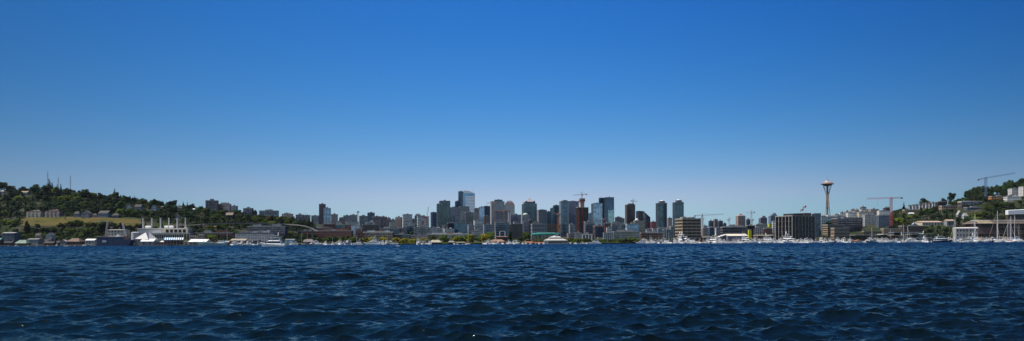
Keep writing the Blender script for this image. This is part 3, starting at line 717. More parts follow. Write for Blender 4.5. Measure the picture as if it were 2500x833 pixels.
# construction tower core and hoist strips
root,w,d,H = find('red hoist strips')
zc = zat(1420,497,2100)-root.location.z; zt_ = zat(1420,484,2100)-root.location.z
cx0 = xat(1420.5,2120)-root.location.x
MB().cbox(cx0,0,H*.5,11,11,zc-H*.5).frus(zc,zt_,(cx0-5.5,cx0+5.5,-5.5,5.5),(cx0-7.5,cx0+7.5,-7.5,7.5)).obj('lift_core', WL['pink'], root)
MB().cbox(cx0,0,zc+(zt_-zc)*.45,15.6,15.6,3.2).obj('jump_form', WL['red'], root)
for xx in (-.44,-.08): MB().box(w*xx,w*xx+2.2,-d/2-1.6,-d/2-.1,0,H*.93).obj('hoist_mast', WL['red'], root)
# low fringe at the left of construction tower
# ---- special shaped towers
def custom(name, label, x0, x1, Y, cat='tower', base=None):
    cx = xat((x0+x1)/2, Y); zb = tz(cx, Y)-.5 if base is None else base
    r = thing(name, label, cat, (cx, Y, zb)); return r, (x1-x0)/F*Y, zb
# striped tall tower with slanted crown
r,w,zb = custom('office_tower','tall blue tower with white stripes and sloping curved white crown',1131,1159,3400)
z = lambda py: zat(1145,py,3400)-zb
MB().box(-w/2,w/2,0,40,0,z(471.5)).obj('glazing', GL['blue'], r)
MB().xz([(-w/2+2.5,z(471.4)),(-w/2+2.5,z(466.5)),(-w/2+6,z(465.2)),(0,z(466)),(w*.22,z(468)),(w*.38,z(471.4))],8,32).obj('crown', WL['white'], r)
mb = MB(); zz = 8
while zz < z(478): mb.box(-w/2+w*.22,w/2-w*.04,-.5,-.02,zz,zz+4.2); zz += 7.0
mb.obj('stripe_band', W('stripe',(.78,.77,.8),var=.05), r)
MB().box(-w/2-.2,-w/2+w*.10,-.3,10,0,z(473)).obj('corner_pier', WL['paleblue'], r)
MB().box(w/2-w*.03,w/2+.2,-.6,20,0,z(471.5)).obj('corner_pier', WL['white'], r)
# black wedge tower
r,w,zb = custom('office_tower','black wedge-shaped tower with steep sloping right roofline',1559,1588,2250)
z = lambda py: zat(1573,py,2250)-zb
MB().xz([(-w/2,0),(w/2,0),(w/2,z(531)),(-w*.06,z(515.5)),(-w/2,z(514.5))],0,45).obj('glazing', GL['violet'], r)
MB().box(-w/2-.05,-w*.12,-.3,-.02,0,z(516)).obj('glazing_panel', GL['black'], r)
mb = MB()
for i in range(int(z(531)/4)): mb.box(-w*.1,w/2,-.35,-.02,4*i+.2,4*i+1.2)
mb.obj('spandrel', WL['dgrey'], r)
# domed grey tower
r,w,zb = custom('office_tower','grey tower with rounded dark mansard top right of white tower',1232,1257,2800)
z = lambda py: zat(1244,py,2800)-zb
MB().box(-w/2+.4,w/2-.4,.4,34.6,0,z(502)).obj('glazing', GL['grey'], r)
mb = MB()
for i in range(9): mb.box(-w/2+(w-2)/8*i,-w/2+2+(w-2)/8*i,-.05,35,0,z(502)-.02*i)
mb.obj('wall', WL['lgrey'], r)
MB().frus(z(502),z(495),(-w/2,w/2,0,35),(-w*.38,w*.38,4,31)).frus(z(495),z(491),(-w*.38,w*.38,4,31),(-w*.22,w*.22,9,26)).obj('mansard_roof', mat('mansard',(.10,.085,.09),.6), r)
for i in range(-2,3): MB().box(i*w*.1-.6,i*w*.1+.6,9,26,z(491),z(489.4)).obj('fin', WL['dgrey'], r)
# dashed dark tower
r,w,zb = custom('hotel_block','dark block with rows of vertical white dashes',1207,1244,2050)
z = lambda py: zat(1225,py,2050)-zb
MB().box(-w/2,w/2,0,30,0,z(515)).obj('wall', WL['slate'], r)
me = MB().box(-.55,.75,-.35,-.02,0,4.4).mesh('window_strip', WL['lgrey'])
for i in range(11):
    for j in range(7):
        x = -w/2+1.2+(w-3)/10*i; a = 2+j*6.6+(3.3 if i % 2 else 0)
        if a+4.6 < z(517): part_copy(me,'window_strip',r,(x,0,a))
MB().box(-w/2-.4,w/2+.4,-.4,30.4,z(515)+.01,z(513.6)).obj('roof', WL['conc'], r)
MB().box(w*.40,w*.46,-.6,-.36,0,z(517)).obj('white_fin', WL['white'], r)
# dark inverted-trapezoid block
r,w,zb = custom('office_block','dark glass block flaring outward like a bowl',1108,1142,1980,cat='building')
z = lambda py: zat(1125,py,1980)-zb
MB().xz([(-w*.42,0),(w*.42,0),(w*.5,z(546)),(-w*.5,z(544.5))],0,30).obj('glazing', GL['navy'], r)
MB().box(-w*.52,w*.52,-1,31,z(544.4),z(543.4)).obj('roof', WL['grey'], r)
# teal-roofed round building
r,w,zb = custom('exhibition_hall','wide round-ended dark hall with teal green roof rim',1297,1370,1330,cat='building')
z = lambda py: zat(1334,py,1330)-zb
MB().lathe([(w*.48,0),(w*.48,z(574))],40,cy=w*.16,sy=.33).obj('glazing', glass('glass_hall',(.10,.11,.12)), r)
MB().lathe([(w*.49,z(574)),(w*.5,z(571)),(w*.49,z(570)),(w*.44,z(568.8))],40,cy=w*.16,sy=.35).obj('roof', mat('teal_roof',(.03,.24,.20),.5), r)
mb = MB()
for i in range(14): mb.cbox(-w*.3+i*w*.045,w*.16,z(569),1.8,3,1.2)
mb.obj('roof_plant', WL['lgrey'], r)
for zz in (.25,.55): MB().lathe([(w*.484,z(574)*zz),(w*.484,z(574)*zz+.8)],40,cy=w*.16,sy=.333).obj('floor_band', WL['dgrey'], r)
# ferry pavilion: tiered white hall on the water
r,w,zb = custom('pavilion','white tiered lakeside pavilion with arcades and hipped grey roofs',1327,1387,1135,cat='building',base=0)
z = lambda py: zat(1357,py,1135)
MB().box(-w*.46,w*.46,0,22,0,z(587)).obj('wall', WL['cream'], r)
MB().box(-w*.27,w*.22,3,20,z(587),z(580)).obj('upper_wall', WL['lgrey'], r)
MB().box(-w*.02,w*.12,6,16,z(580),z(574)).obj('tower_wall', WL['lgrey'], r)
rm = mat('pavilion_roof',(.50,.47,.43),.8)
MB().frus(z(587),z(582),(-w*.49,w*.49,-1,23),(-w*.27,w*.25,3,20)).obj('roof', rm, r)
MB().frus(z(580),z(575.5),(-w*.29,w*.24,2,21),(-w*.06,w*.12,7,15)).obj('upper_roof', rm, r)
MB().frus(z(574),z(571.5),(-w*.035,w*.135,5,17),(w*.03,w*.07,10,12)).obj('tower_roof', mat('slate_blue_roof',(.06,.09,.13),.7), r)
me = MB().box(-.7,.7,-.12,.02,0,2.4).mesh('window', WINF); 
for i in range(15): part_copy(me,'window',r,(-w*.43+i*w*.0615,0,z(593)))
for i in range(8): part_copy(me,'window',r,(-w*.24+i*w*.061,3,z(586)))
me = MB().box(-.5,.5,-2.2,-.3,0,z(589)).mesh('column', WL['white'])
for x in (-.47,-.40,-.33): part_copy(me,'column',r,(w*x,0,0))
# white goalposts and portal frames
for lb,a,b_,t_,bt,Y in (('white goalpost frame at the foot of the grey strip-windowed block',1219,1234,564,577,1400),('white portal frame with three bays before the dark red-brown block',1421,1446,572,583,1440)):
    r,w,zb = custom('portal_frame',lb,a,b_,Y,cat='frame'); z = lambda py: zat((a+b_)/2,py,Y)-zb
    MB().box(-w/2,w/2,0,3,z(t_+1.2),z(t_)).obj('beam', WL['white'], r)
    n = 2 if b_-a < 20 else 4
    me = MB().box(-.8,.8,0,2.8,0,z(t_+1.3)).mesh('post', WL['white'])
    for i in range(n): part_copy(me,'post',r,(-w/2+.9+(w-1.8)/(n-1)*i,0.1,0))
for px in (1209.5,):
    r,w,zb = custom('white_pylon','single white square pylon left of the goalpost frame',px-1,px+1,1400,cat='pylon')
    MB().cbox(0,0,0,1.7,1.7,zat(px,565,1400)-zb).cbox(0,0,zat(px,565,1400)-zb,2.2,2.2,.5).obj('shaft', WL['white'], r)
# yellow slabs
for lb,a,b_,t_,bt,Y in (('tall yellow window-dotted slab behind the marina sheds',1826,1834.5,560,579,1470),('yellow block high on the left shoulder of the dark glass offices',1875,1884.5,546,558,1640)):
    r,w,d,H = bld('apartment_block',lb,a,b_,t_,Y,wall='yellow',gl='green',band=.5,pier=.5,nb=4,fh=3.2,k=.9,plant=0); T[lb]=(r,w,d,H)
# orange steel frame under construction
r,w,zb = custom('steel_frame_building','open orange steel frame several storeys high',1334,1368,1800,cat='building')
z = lambda py: zat(1351,py,1800)-zb
mb = MB()
for i in range(9):
    for y in (0,9,18): mb.box(-w/2+w/8*i-.35,-w/2+w/8*i+.35,y-.35,y+.35,0,z(548))
mb.obj('column', WL['orange'], r)
for j in range(7): MB().box(-w/2-.5,w/2+.5,-.6,18.6,z(548)/6*j+.01,z(548)/6*j+.7).obj('floor_slab', WL['dbrown'] if j<6 else WL['rust'], r)
for j in range(4): MB().box(-w/2+w/8*(2*j),-w/2+w/8*(2*j+1),3,12,z(548)/6*j+.8,z(548)/6*(j+1)-.2).obj('wall_panel', WL['tan'], r)
# long concrete office block, brown, by the marina (nearest big building)
r,w,d,H = bld('office_block','brown concrete office block with seven bands of deep windows',1648,1711.5,533,1290,wall='tan',gl='black',k=.8,yaw=14,band=.48,pier=.06,nf=7,nb=4,windows=True,zstart=3,plant=3)
T['brown']=(r,w,d,H)
MB().box(-w/2-.12,-w/2-.09,-d*.5+3,-d*.5+5.2,H-2.3,H-1.8).box(-w/2-.12,-w/2-.09,-d*.5+3.9,-d*.5+4.4,H-4.6,H-2.3).obj('sign', WL['dbrown'], r)
# dark glass offices with pale piers
r,w,d,H = bld('office_block','big dark glass office block with pale vertical piers and flags',1893,1990,526,1335,wall='black',gl='black',k=.7,yaw=26,band=.12,pier=.10,nf=5,nb=7,windows=True,plant=0,piercol='conc')
DARKOFF=(r,w,d,H)
MB().box(-w*.3,w*.12,-d*.3,d*.3,H+.5,H+5.2).obj('penthouse', WL['black'], r)
MB().box(w*.14,w*.45,-d*.35,d*.3,H+.5,H+6.4).obj('penthouse', WL['dbrown'], r)
r,w,d,H = bld('office_block','dark teal-edged annex right of the big dark glass offices',1982,2004.5,520.5,1480,wall='dgrey',gl='navy',k=.8,band=.1,pier=.05,plant=0)
# ---------------------------------------------------------------- left hillside
def Yat(px, s): return shore(px)+s
APT = 'apartment blocks in a row above the grass bank'
for lb,a,b_,t_,bt,wl in (('cream three-storey flats at the left end above the grass bank',65,108,516,531,'cream'),('cream three-storey flats with dark balconies right of the first flats',110,153,515,531,'pink')):
    r,w,d,H = bld('apartment_block',lb,a,b_,t_,Yat((a+b_)/2,232),wall=wl,gl='dark',windows=True,nf=3,nb=11,band=.5,pier=.42,k=.35,roof=mat('roof_terracotta',(.25,.14,.09),.9),plant=2,occ=bt,group=APT)
    me = MB().box(-1.7,1.7,-1.5,-.05,-.1,.9).mesh('balcony', WL['white'])
    for i in range(0,11,3):
        for j in range(3): part_copy(me,'balcony',r,(-w/2+w/11*(i+1),-d/2,H-(j+1)*H/3*.0-3.6*(j+1)+.4))
hs = [ # name,label,x0,x1,top,bot,s,kw
 ('house','pale flat-roofed house high on the far left ridge',0,15,464,474,470,dict(wall='lgrey',gable='hip',roof=ROOF)),
 ('house','white house with two roofs high on the ridge left of the conifers',50,75,466,477,455,dict(wall='cream',gable='x',roof=mat('roof_tan',(.3,.22,.16),.9))),
 ('apartment_house','pale grey terrace with flat roof right of the pink flats',180,200,516,533,238,dict(wall='blue',gable='hip',roof=ROOFD,floors=3)),
 ('apartment_house','large grey gabled house standing above the grass bank middle',198,226,514,534,240,dict(wall='grey',gable='y',roof=ROOFD,floors=3)),
 ('house','small brown-roofed house between two grey ones above the bank',226,240,521,534,236,dict(wall='pink',gable='hip',floors=2)),
 ('apartment_house','wide blue-grey house group at the right end of the grass bank',240,273,514,533,238,dict(wall='blue',gable='x',floors=3,roof=ROOFD,chim=True)),
 ('house','low dark house at the right end of the blue-grey group',273,296,521,535,236,dict(wall='slate',gable='hip',floors=2)),
 ('house','white gabled house high on the slope above the leftmost chimney',309,322,499,511,330,dict(wall='white',gable='y',rh=.5)),
 ('house','blue-grey house halfway up the slope right of the white gable',329,350,499,513,320,dict(wall='blue',gable='x',rh=.45)),
 ('house','blue-grey gabled house in trees above the fourth chimney',369,385,500,516,300,dict(wall='paleblue',gable='y',rh=.45)),
 ('house','dim grey house near the ridge above the fifth chimney',391,405,503,511,340,dict(wall='grey',gable='hip')),
 ('house','pale gabled house with steep roof above the last chimney',424,441,523,535,235,dict(wall='lgrey',gable='y',rh=.6)),
 ('house','tiny house with bright white roof near the right of the ridge',470,478,509,515,300,dict(wall='white',gable='hip',roof=ROOFW)),
 ('house','long low grey house under the ridge right part',433,448,506,512,335,dict(wall='pink',gable='hip')),
 ('house','dull white house half hidden in trees on the far left slope',88,98,505,512,300,dict(wall='cream',gable='y')),
 ('house','brown shingled house at the dip below the brown slab tower',551,573,519,536,280,dict(wall='dbrown',gable='x',floors=2,roof=mat('roof_shingle_light',(.22,.17,.13),.9))),
 ('house','wide dark brown house roofs left of the colonnaded block',592,628,512,528,330,dict(wall='dbrown',gable='x',floors=2)),
 ('house','orange-brown house tucked in trees left of the dry slope',486,496,519,528,250,dict(wall='orange',gable='y')),
]
for nm,lb,a,b_,t_,bt,s,kw in hs: house(nm,lb,a,b_,t_,bt,Yat((a+b_)/2,s),**kw)
LB = [
 ('apartment_tower','brown slab tower on the hill shoulder, highest on the left skyline',502,534,489,Yat(518,520),dict(wall='brown',gl='violet',k=.7,yaw=18,fh=3.6,band=.4,pier=.35,occ=508,cat='tower')),
 ('apartment_block','grey-brown apartment row stepping down right of the brown slab tower',534,565,498,Yat(550,540),dict(wall='pink',gl='grey',k=.4,fh=3.6,occ=511,plant=3)),
 ('apartment_block','lower apartment wing at the right end of the stepped row',564,581,502.5,Yat(572,520),dict(wall='violet',gl='grey',k=.6,fh=3.6,occ=510)),
 ('apartment_block','low block with rooftop turret between stepped row and colonnade',594,619,508,Yat(605,520),dict(wall='dgrey',gl='violet',k=.5,occ=515)),
 ('institution','long colonnaded block with white arches on the hilltop',633,681,514,Yat(657,520),dict(wall='lgrey',gl='dark',k=.3,yaw=8,nf=2,nb=11,band=.25,pier=.3,occ=525,plant=1)),
 ('apartment_block','low pale blocks on the ridge left of the downward viaduct',688,716,522,Yat(702,620),dict(wall='cream',gl='grey',k=.4,occ=529,plant=2)),
 ('apartment_block','low grey block at the far right end of the left ridge',722,742,524,Yat(732,700),dict(wall='violet',gl='grey',k=.5)),
 # hillside behind the water front
 ('office_block','long dark hillside block under the viaduct',603,702,552,1235,dict(wall='dgrey',gl='violet',k=.2,band=.5,pier=.1,plant=3,roof=ROOF)),
 ('warehouse','long low brick warehouse behind the masts',478,575,568,1190,dict(wall='dbrick',gl='dark',k=.2,band=.5,pier=.4,plant=2)),
 ('storage_block','pale panelled storage block divided by dark vertical strips',574,673,568.5,1150,dict(wall='lgrey',gl='grey',k=.18,band=.55,pier=.42,nf=3,nb=22,plant=4,roof=ROOFD)),
 ('office_block','long red-brick office block behind the left marina',726,862,563,1275,dict(wall='brick',gl='dark',k=.14,band=.55,pier=.3,plant=4)),
 ('office_block','dark flat-roofed block rising behind the long red-brick one',752,816,556,1420,dict(wall='dbrown',gl='violet',k=.3,plant=2)),
 ('office_block','brick block flanking the teal glass front on its left',790,820,546,1520,dict(wall='dbrick',gl='dark',k=.5,band=.5,pier=.4)),
 ('office_block','teal glass office front between two brick wings',819,846,547.5,1510,dict(wall='slate',gl='teal',k=.5,band=.2,pier=.15)),
 ('office_block','brick wing right of the teal glass front',845,857,548,1500,dict(wall='brick',gl='dark',k=.9,band=.5,pier=.4)),
 ('office_block','pale blue glass block with white roof edge',857,882,550,1480,dict(wall='paleblue',gl='sky',k=.5)),
 ('office_block','small orange-brown brick block under the pale blue glass block',868,887,557,1400,dict(wall='brick',gl='grey',k=.6)),
 ('office_block','dark brown block with many small windows right of pale blue block',884,926,548,1600,dict(wall='brown',gl='dark',k=.4,band=.4,pier=.3,plant=3)),
 ('office_block','long brown block with white roof strip near the superyacht',886,962,566,1330,dict(wall='brown',gl='grey',k=.25,band=.5,plant=3,roof=ROOFW)),
 ('office_block','dark teal-roofed wide block left of the brown low block',928,978,557,1560,dict(wall='dgrey',gl='navy',k=.3,plant=2)),
 ('office_block','brown banded low block at the edge of the green shore',958,1003,572,1380,dict(wall='dbrown',gl='teal',k=.3,band=.5)),
 ('office_block','reddish low block with cream roof above the shore trees',1003,1045,574,1420,dict(wall='pink',gl='grey',k=.3,band=.5)),
]
for nm, lb, x0, x1, tp, Y, kw in LB: T[lb] = bld(nm, lb, x0, x1, tp, Y, **kw)
# viaduct: curved deck on piers
pts = [(430,550.5),(500,546.5),(560,544.2),(620,544.5),(680,545.5),(725,548),(745,551),(760,556),(772,563)]
def vy(px): return shore(px)+(178 if px < 700 else 178-(px-700)*.9)
root = thing('viaduct','long grey elevated road curving down the left hillside on square piers','viaduct',(0,1250,0))
mb = MB(); mr = MB()
for (a,pa),(b_,pb) in zip(pts[:-1],pts[1:]):
    for q in range(6):
        p0 = a+(b_-a)*q/6; p1 = a+(b_-a)*(q+1)/6; t0=pa+(pb-pa)*q/6; t1=pa+(pb-pa)*(q+1)/6
        A = at(p0,t0,vy(p0)); Bb = at(p1,t1,vy(p1))
        for m_,z0,z1,y0,y1 in ((mb,-1.9,-1.05,0,14),(mr,-1.0,.0,0,.4)):
            m_.add([(A.x,A.y-1250+y0,A.z+z0),(Bb.x,Bb.y-1250+y0,Bb.z+z0),(Bb.x,Bb.y-1250+y1,Bb.z+z0),(A.x,A.y-1250+y1,A.z+z0),(A.x,A.y-1250+y0,A.z+z1),(Bb.x,Bb.y-1250+y0,Bb.z+z1),(Bb.x,Bb.y-1250+y1,Bb.z+z1),(A.x,A.y-1250+y1,A.z+z1)],[(0,3,2,1),(4,5,6,7),(0,1,5,4),(1,2,6,5),(2,3,7,6),(3,0,4,7)])
VC = mat('viaduct_concrete',(.15,.145,.135),.9); mb.obj('deck', VC, root); mr.obj('parapet', VC, root)
for px in list(range(440,700,22))+list(range(700,772,12)):
    py = float(np.interp(px,[p[0] for p in pts],[p[1] for p in pts])); A = at(px,py,vy(px)); zg = tz(A.x,A.y+6)-1
    if A.z-2 > zg: MB().box(A.x-.8,A.x+.8,A.y-1250+6,A.y-1250+8,zg,A.z-3.0).box(A.x-.9,A.x+.9,A.y-1250+.5,A.y-1250+13.5,A.z-3.0,A.z-1.95).obj('pillar', VC, root)
# retaining wall of the road under the grass bank
r = thing('retaining_wall','dark retaining wall along the foot of the grass bank','wall',(0,0,0))
mb = MB()
for i in range(40):
    p0 = 60+285*i/40; p1 = 60+285*(i+1)/40; Y0,Y1 = Yat(p0,164),Yat(p1,164); X0,X1=(p0-PX0)/F*Y0,(p1-PX0)/F*Y1
    z0 = tz(X0,Y0); z1 = tz(X1,Y1)
    mb.add([(X0,Y0,z0-6),(X1,Y1,z1-6),(X1,Y1,z1+.8),(X0,Y0,z0+.8),(X1,Y1+1,z1+.8),(X0,Y0+1,z0+.8)],[(0,1,2,3),(3,2,4,5)])
mb.obj('wall', WL['dgrey'], r)

# ---------------------------------------------------------------- steam plant with six chimneys
YP = 1200
r,w,zb = custom('power_plant','cream concrete steam plant with tall arched windows on the left shore',316,463,YP,cat='building')
cxp = r.location.x
z = lambda py: zat(390,py,YP)-zb
X = lambda px: xat(px,YP)-cxp
CR = WL['cream']
def arcade(x0,x1,zt,zbm,y,n,name='window',wf=.55,parent=r):
    ww=(x1-x0)/n; me = MB().box(-ww*wf/2,ww*wf/2,-.12,.02,0,(zt-zbm)).mesh(name, WINF)
    mc = MB().box(-ww*wf/2-.15,ww*wf/2+.15,-.35,.0,0,.5).mesh('sill', WL['white'])
    for i in range(n):
        o = part_copy(me,name,parent,(x0+ww*(i+.5),y,zbm)); part_copy(mc,'sill',o,(0,0,-.52))
MB().box(X(316),X(441),26,50,0,z(558)).obj('upper_wall', CR, r)
MB().box(X(315),X(442),25.2,51,z(558)+.01,z(556.8)).obj('cornice', WL['white'], r)
MB().box(X(433),X(440),24.5,40,z(558),z(553.5)).obj('stair_house', CR, r)
MB().box(X(355),X(463),0,25,0,z(570)).obj('lower_wall', CR, r)
MB().box(X(354),X(464),-.6,25,z(570)+.01,z(568.8)).obj('cornice', WL['white'], r)
MB().box(X(449),X(450),-.9,0,0,z(570)).box(X(455.5),X(456.3),-.9,0,0,z(570)).box(X(462),X(463),-.9,0,0,z(570)).obj('buttress', CR, r)
arcade(X(356),X(448),z(573.5),z(583),-.02,17)
arcade(X(449),X(463),z(572),z(592),-.02,2)
arcade(X(385),X(438),z(560),z(568),25.9,5,wf=.72)
MB().box(X(322),X(376),25.4,25.95,z(569),z(560.5)).obj('metal_wall', WL['lgrey'], r)
for a,b_ in ((329,343),(377,386),(389,399)):
    MB().lathe([(2.2,X(a)),(2.2,X(b_))],14).obj('tank', WL['white'], r)
    o = [c for c in r.children if c.name.startswith('tank')][-1]; o.rotation_euler=(0,PI/2,0); o.location=(0,36,z(556.8)+2.3)
for i,px in enumerate((321,343,365,386,407,428)):
    mb = MB().lathe([(1.15,z(558)),(1.05,z(531.5)),(1.25,z(531.4)),(1.25,z(530.2)),(.9,z(530.2))],16,cx=X(px),cy=38)
    mb.obj('chimney', mat('chimney_metal',(.40,.42,.45),.45,var=.08,scale=.3), r, smooth=False)
OCC.append((316,463,529,592,YP))
# -- left shore
SH = [
 ('industrial_building','blue-grey industrial building with dark openings at the far left shore',5,50,567,584,40,dict(wall='slate',gable='x',rh=.15,roof=ROOF,floors=2,bay=7)),
 ('boathouse','low boathouse with teal roof at the far left edge',-14,9,581,598,8,dict(wall='dbrown',gable='x',rh=.3,roof=mat('roof_teal',(.05,.17,.15),.7),floors=1)),
 ('boathouse','boathouse with a sage green pitched roof on the left shore',36,78,586,600,4,dict(wall='dbrown',gable='hip',rh=.6,roof=mat('roof_sage',(.20,.27,.20),.8),floors=1,bay=5)),
 ('shed','large plain grey shed right of the sage-roofed boathouse',66,106,582.5,600,22,dict(wall='grey',gable='x',rh=.12,roof=ROOF,floors=1,windows=False)),
 ('boathouse','dark weathered boathouse filling the shore left of the sage roof',9,38,590,601,3,dict(wall='dbrown',gable='x',rh=.25,roof=ROOFD,floors=1,bay=5)),
 ('boathouse','dark low boathouse with rusty doors right of the grey shed',106,140,590,601,4,dict(wall='rust',gable='x',rh=.3,roof=ROOFD,floors=1,bay=5)),
 ('house','grey gabled boathouse beside the brown hipped roof',147,166,585,596,9,dict(wall='grey',gable='y',rh=.45,roof=ROOF,floors=1)),
 ('boathouse','long boathouse with brown hipped roof left of the moored work boat',163,207,582,600,12,dict(wall='dbrown',gable='hip',rh=.45,roof=mat('roof_umber',(.20,.14,.11),.9),floors=1,bay=5)),
 ('house','small house with red-brown chimney among shore trees',86,104,570,583,48,dict(wall='pink',gable='x',rh=.4,chim=True)),
 ('house','pale house in trees behind the dark pole',112,136,568,584,52,dict(wall='lgrey',gable='y',rh=.4)),
 ('office_building','beige low offices left of the steam plant',262,318,560,576,60,dict(wall='cream',gable='x',rh=.12,floors=2,bay=5,roof=ROOF)),
 ('shed','white-roofed long boat shed right of the steam plant',460,517,584,599,8,dict(wall='grey',gable='x',rh=.45,roof=ROOFW,floors=1,bay=6)),
 ('office_building','small beige building above the white-roofed boat shed',462,482,575,584,40,dict(wall='cream',gable='x',rh=.15,floors=1)),
 ('office_building','beige two-storey building with white box on its roof',482,502,572,584,44,dict(wall='tan',gable='hip',rh=.2)),
 ('boathouse','long low building with tan roof in front of the storage block',562,609,583,594,14,dict(wall='brown',gable='x',rh=.4,roof=mat('roof_khaki',(.34,.28,.20),.9),floors=1,bay=6)),
 ('shed','plain box shed of pale blue-grey panels behind the left marina',697,723,584,595,12,dict(wall='paleblue',gable='x',rh=.08,roof=ROOFW,windows=False)),
 ('house','small violet-roofed clubhouse behind the dark-hulled boat',738,770,584,595,20,dict(wall='grey',gable='hip',rh=.6,roof=mat('roof_mauve',(.2,.16,.17),.9),floors=1,bay=4)),
 ('shed','flat white little shed roof beside the awning',392,411,588,598,3,dict(wall='dgrey',gable='x',rh=.3,roof=ROOFW,floors=1)),
 ('boathouse','grey boat hall with flat white roof under the white tent',343,386,583,600,2,dict(wall='grey',gable='x',rh=.4,roof=ROOFW,floors=1,bay=8)),
 ('workshop','dark red workshop below the striped awning',400,448,586,599,6,dict(wall='dbrick',gable='x',rh=.05,roof=ROOFD,floors=1,bay=5)),
 ('boathouse','small black-roofed boathouse between teal and sage roofs',22,34,584,597,14,dict(wall='brown',gable='y',rh=.4,roof=ROOFD,floors=1,bay=4)),
 ('shed','narrow rusty shed squeezed right of the grey shed',104,114,585,598,16,dict(wall='rust',gable='y',rh=.4,roof=ROOF,floors=1,bay=4)),
 ('house','tan cottage peeping above the dark low boathouse',118,130,580,594,26,dict(wall='tan',gable='hip',rh=.5,roof=ROOFD,floors=1,bay=4)),
 ('shed','dark lean-to shed at the left side of the brown hipped roof',138,148,588,600,6,dict(wall='dbrown',gable='x',rh=.4,roof=ROOFD,floors=1,bay=4)),
 ('shed','white boat shed half behind the moored work boat',208,240,583,597,20,dict(wall='lgrey',gable='x',rh=.3,roof=ROOFW,floors=1,bay=5)),
 ('shed','low brown shed between the white hall and the awning',384,397,590,600,8,dict(wall='brown',gable='y',rh=.4,roof=ROOF,floors=1,bay=4)),
 ('house','pale office hut on the quay right of the awning',449,462,588,599,10,dict(wall='cream',gable='x',rh=.3,roof=ROOFD,floors=1,bay=4)),
 ('shed','low dark net shed right of the green ship',546,562,588,599,10,dict(wall='dbrown',gable='x',rh=.35,roof=ROOF,floors=1,bay=4)),
 ('shed','low dark marina store under the panelled storage block',612,636,585,596,18,dict(wall='dgrey',gable='x',rh=.25,roof=ROOFD,floors=1,bay=5)),
 # centre shore
 ('pavilion','beige gabled boat pavilion among the centre shore trees',1047,1079,586,597,3,dict(wall='brown',gable='hip',rh=.55,roof=mat('roof_sand',(.36,.33,.24),.9),floors=1,bay=4)),
 ('pavilion','eight-sided looking grey-roofed kiosk right of the beige pavilion',1094,1110,588,597,3,dict(wall='dbrown',gable='hip',rh=.45,roof=mat('roof_taupe',(.24,.22,.20),.9),floors=1,k=1)),
 ('shed','flat-roofed open shelter with pale roof right of the kiosk',1110,1136,591,598,4,dict(wall='dbrown',gable='x',rh=.2,roof=mat('roof_straw',(.38,.35,.24),.9),floors=1)),
 ('restaurant','lakeside hall with wide orange-brown hipped roof',1196,1233,584.5,597,9,dict(wall='dbrown',gable='hip',rh=.45,roof=TILE,floors=1,bay=3)),
 ('restaurant','dark brown flat restaurant building behind the orange-brown roof',1212,1240,577,590,50,dict(wall='dbrown',gable='x',rh=.12,roof=TILE,floors=1)),
 ('kiosk','orange-roofed low kiosks left of the white lakeside pavilion',1281,1300,590,597,4,dict(wall='brick',gable='x',rh=.35,roof=mat('roof_orange',(.42,.16,.07),.9),floors=1)),
 ('shed','low red-brown boat shed touching the white lakeside pavilion',1301,1327,591,597,4,dict(wall='brick',gable='hip',rh=.4,roof=mat('roof_russet',(.28,.10,.06),.9),floors=1)),
 ('shed','long shed with bright cream roof behind the right marina',1765,1826,571,586,36,dict(wall='violet',gable='x',rh=.35,roof=mat('roof_cream',(.62,.55,.45),.8,var=.08),windows=False)),
 ('walkway_roof','low dark quay building under the speckled apartments',1838,1888,573.5,584,34,dict(wall='dbrown',gable='x',rh=.15,roof=mat('roof_straw',(.38,.35,.24),.9),floors=1,bay=6)),
 ('restaurant','low dark quay restaurant right of the brown concrete offices',1711,1752,578,588,30,dict(wall='dbrown',gable='x',rh=.15,roof=ROOF,floors=1,bay=5)),
]
for nm,lb,a,b_,t_,bt,s,kw in SH:
    kw = dict(kw); house(nm,lb,a,b_,t_,bt,Yat((a+b_)/2,s),cat=nm.replace('_',' '),**kw)
# stepped white gables left of the cream-roofed shed
mb_i = 0
for i,(px,t_) in enumerate(((1748,580),(1754,578.5),(1760,576),(1766,574),(1771,572.5))):
    Y = Yat(px,26); zb = 1.2
    r = thing('boat_shelter', ['lowest','second lowest','middle','second highest','highest'][i]+' of five stepped white gabled shelters beside the cream-roofed shed','shelter',(xat(px,Y),Y,zb),0,'stepped white gabled shelters')
    h = zat(px,t_,Y)-zb; MB().box(-1.5,1.5,0,12,0,h-1.6).obj('wall', WL['dgrey'], r); MB().xz([(-2.1,h-1.7),(2.1,h-1.7),(2.1,h-1.2),(0,h),(-2.1,h-1.2)],-.5,13).obj('roof', ROOFW, r)
# striped awning
Y = Yat(423,-6); r = thing('striped_awning','blue and white striped awning over the dark red workshop','awning',(xat(423,Y),Y,0))
z0 = zat(423,585.5,Y); z1 = zat(423,580,Y); hw = 24/F*Y
SW = mat('awning_white',(.75,.75,.75),.8,var=.05); SB = mat('awning_blue',(.04,.18,.30),.8,var=.05)
for j in range(2):
    mb = MB()
    for i in range(j,18,2):
        xa = -hw+2*hw*i/18; xb = -hw+2*hw*(i+1)/18; sk = 2.0
        mb.add([(xa,0,z0),(xb,0,z0),(xb-sk,6,z1),(xa-sk,6,z1),(xa,0,z0-.6),(xb,0,z0-.6)],[(0,1,2,3),(4,5,1,0)])
    mb.obj('white_stripe' if j else 'blue_stripe', SW if j else SB, r)
for i in range(7): MB().box(-hw+2*hw*i/6-.12,-hw+2*hw*i/6+.12,.1,.34,-1,z0-.2).obj('post', WL['lgrey'], r)
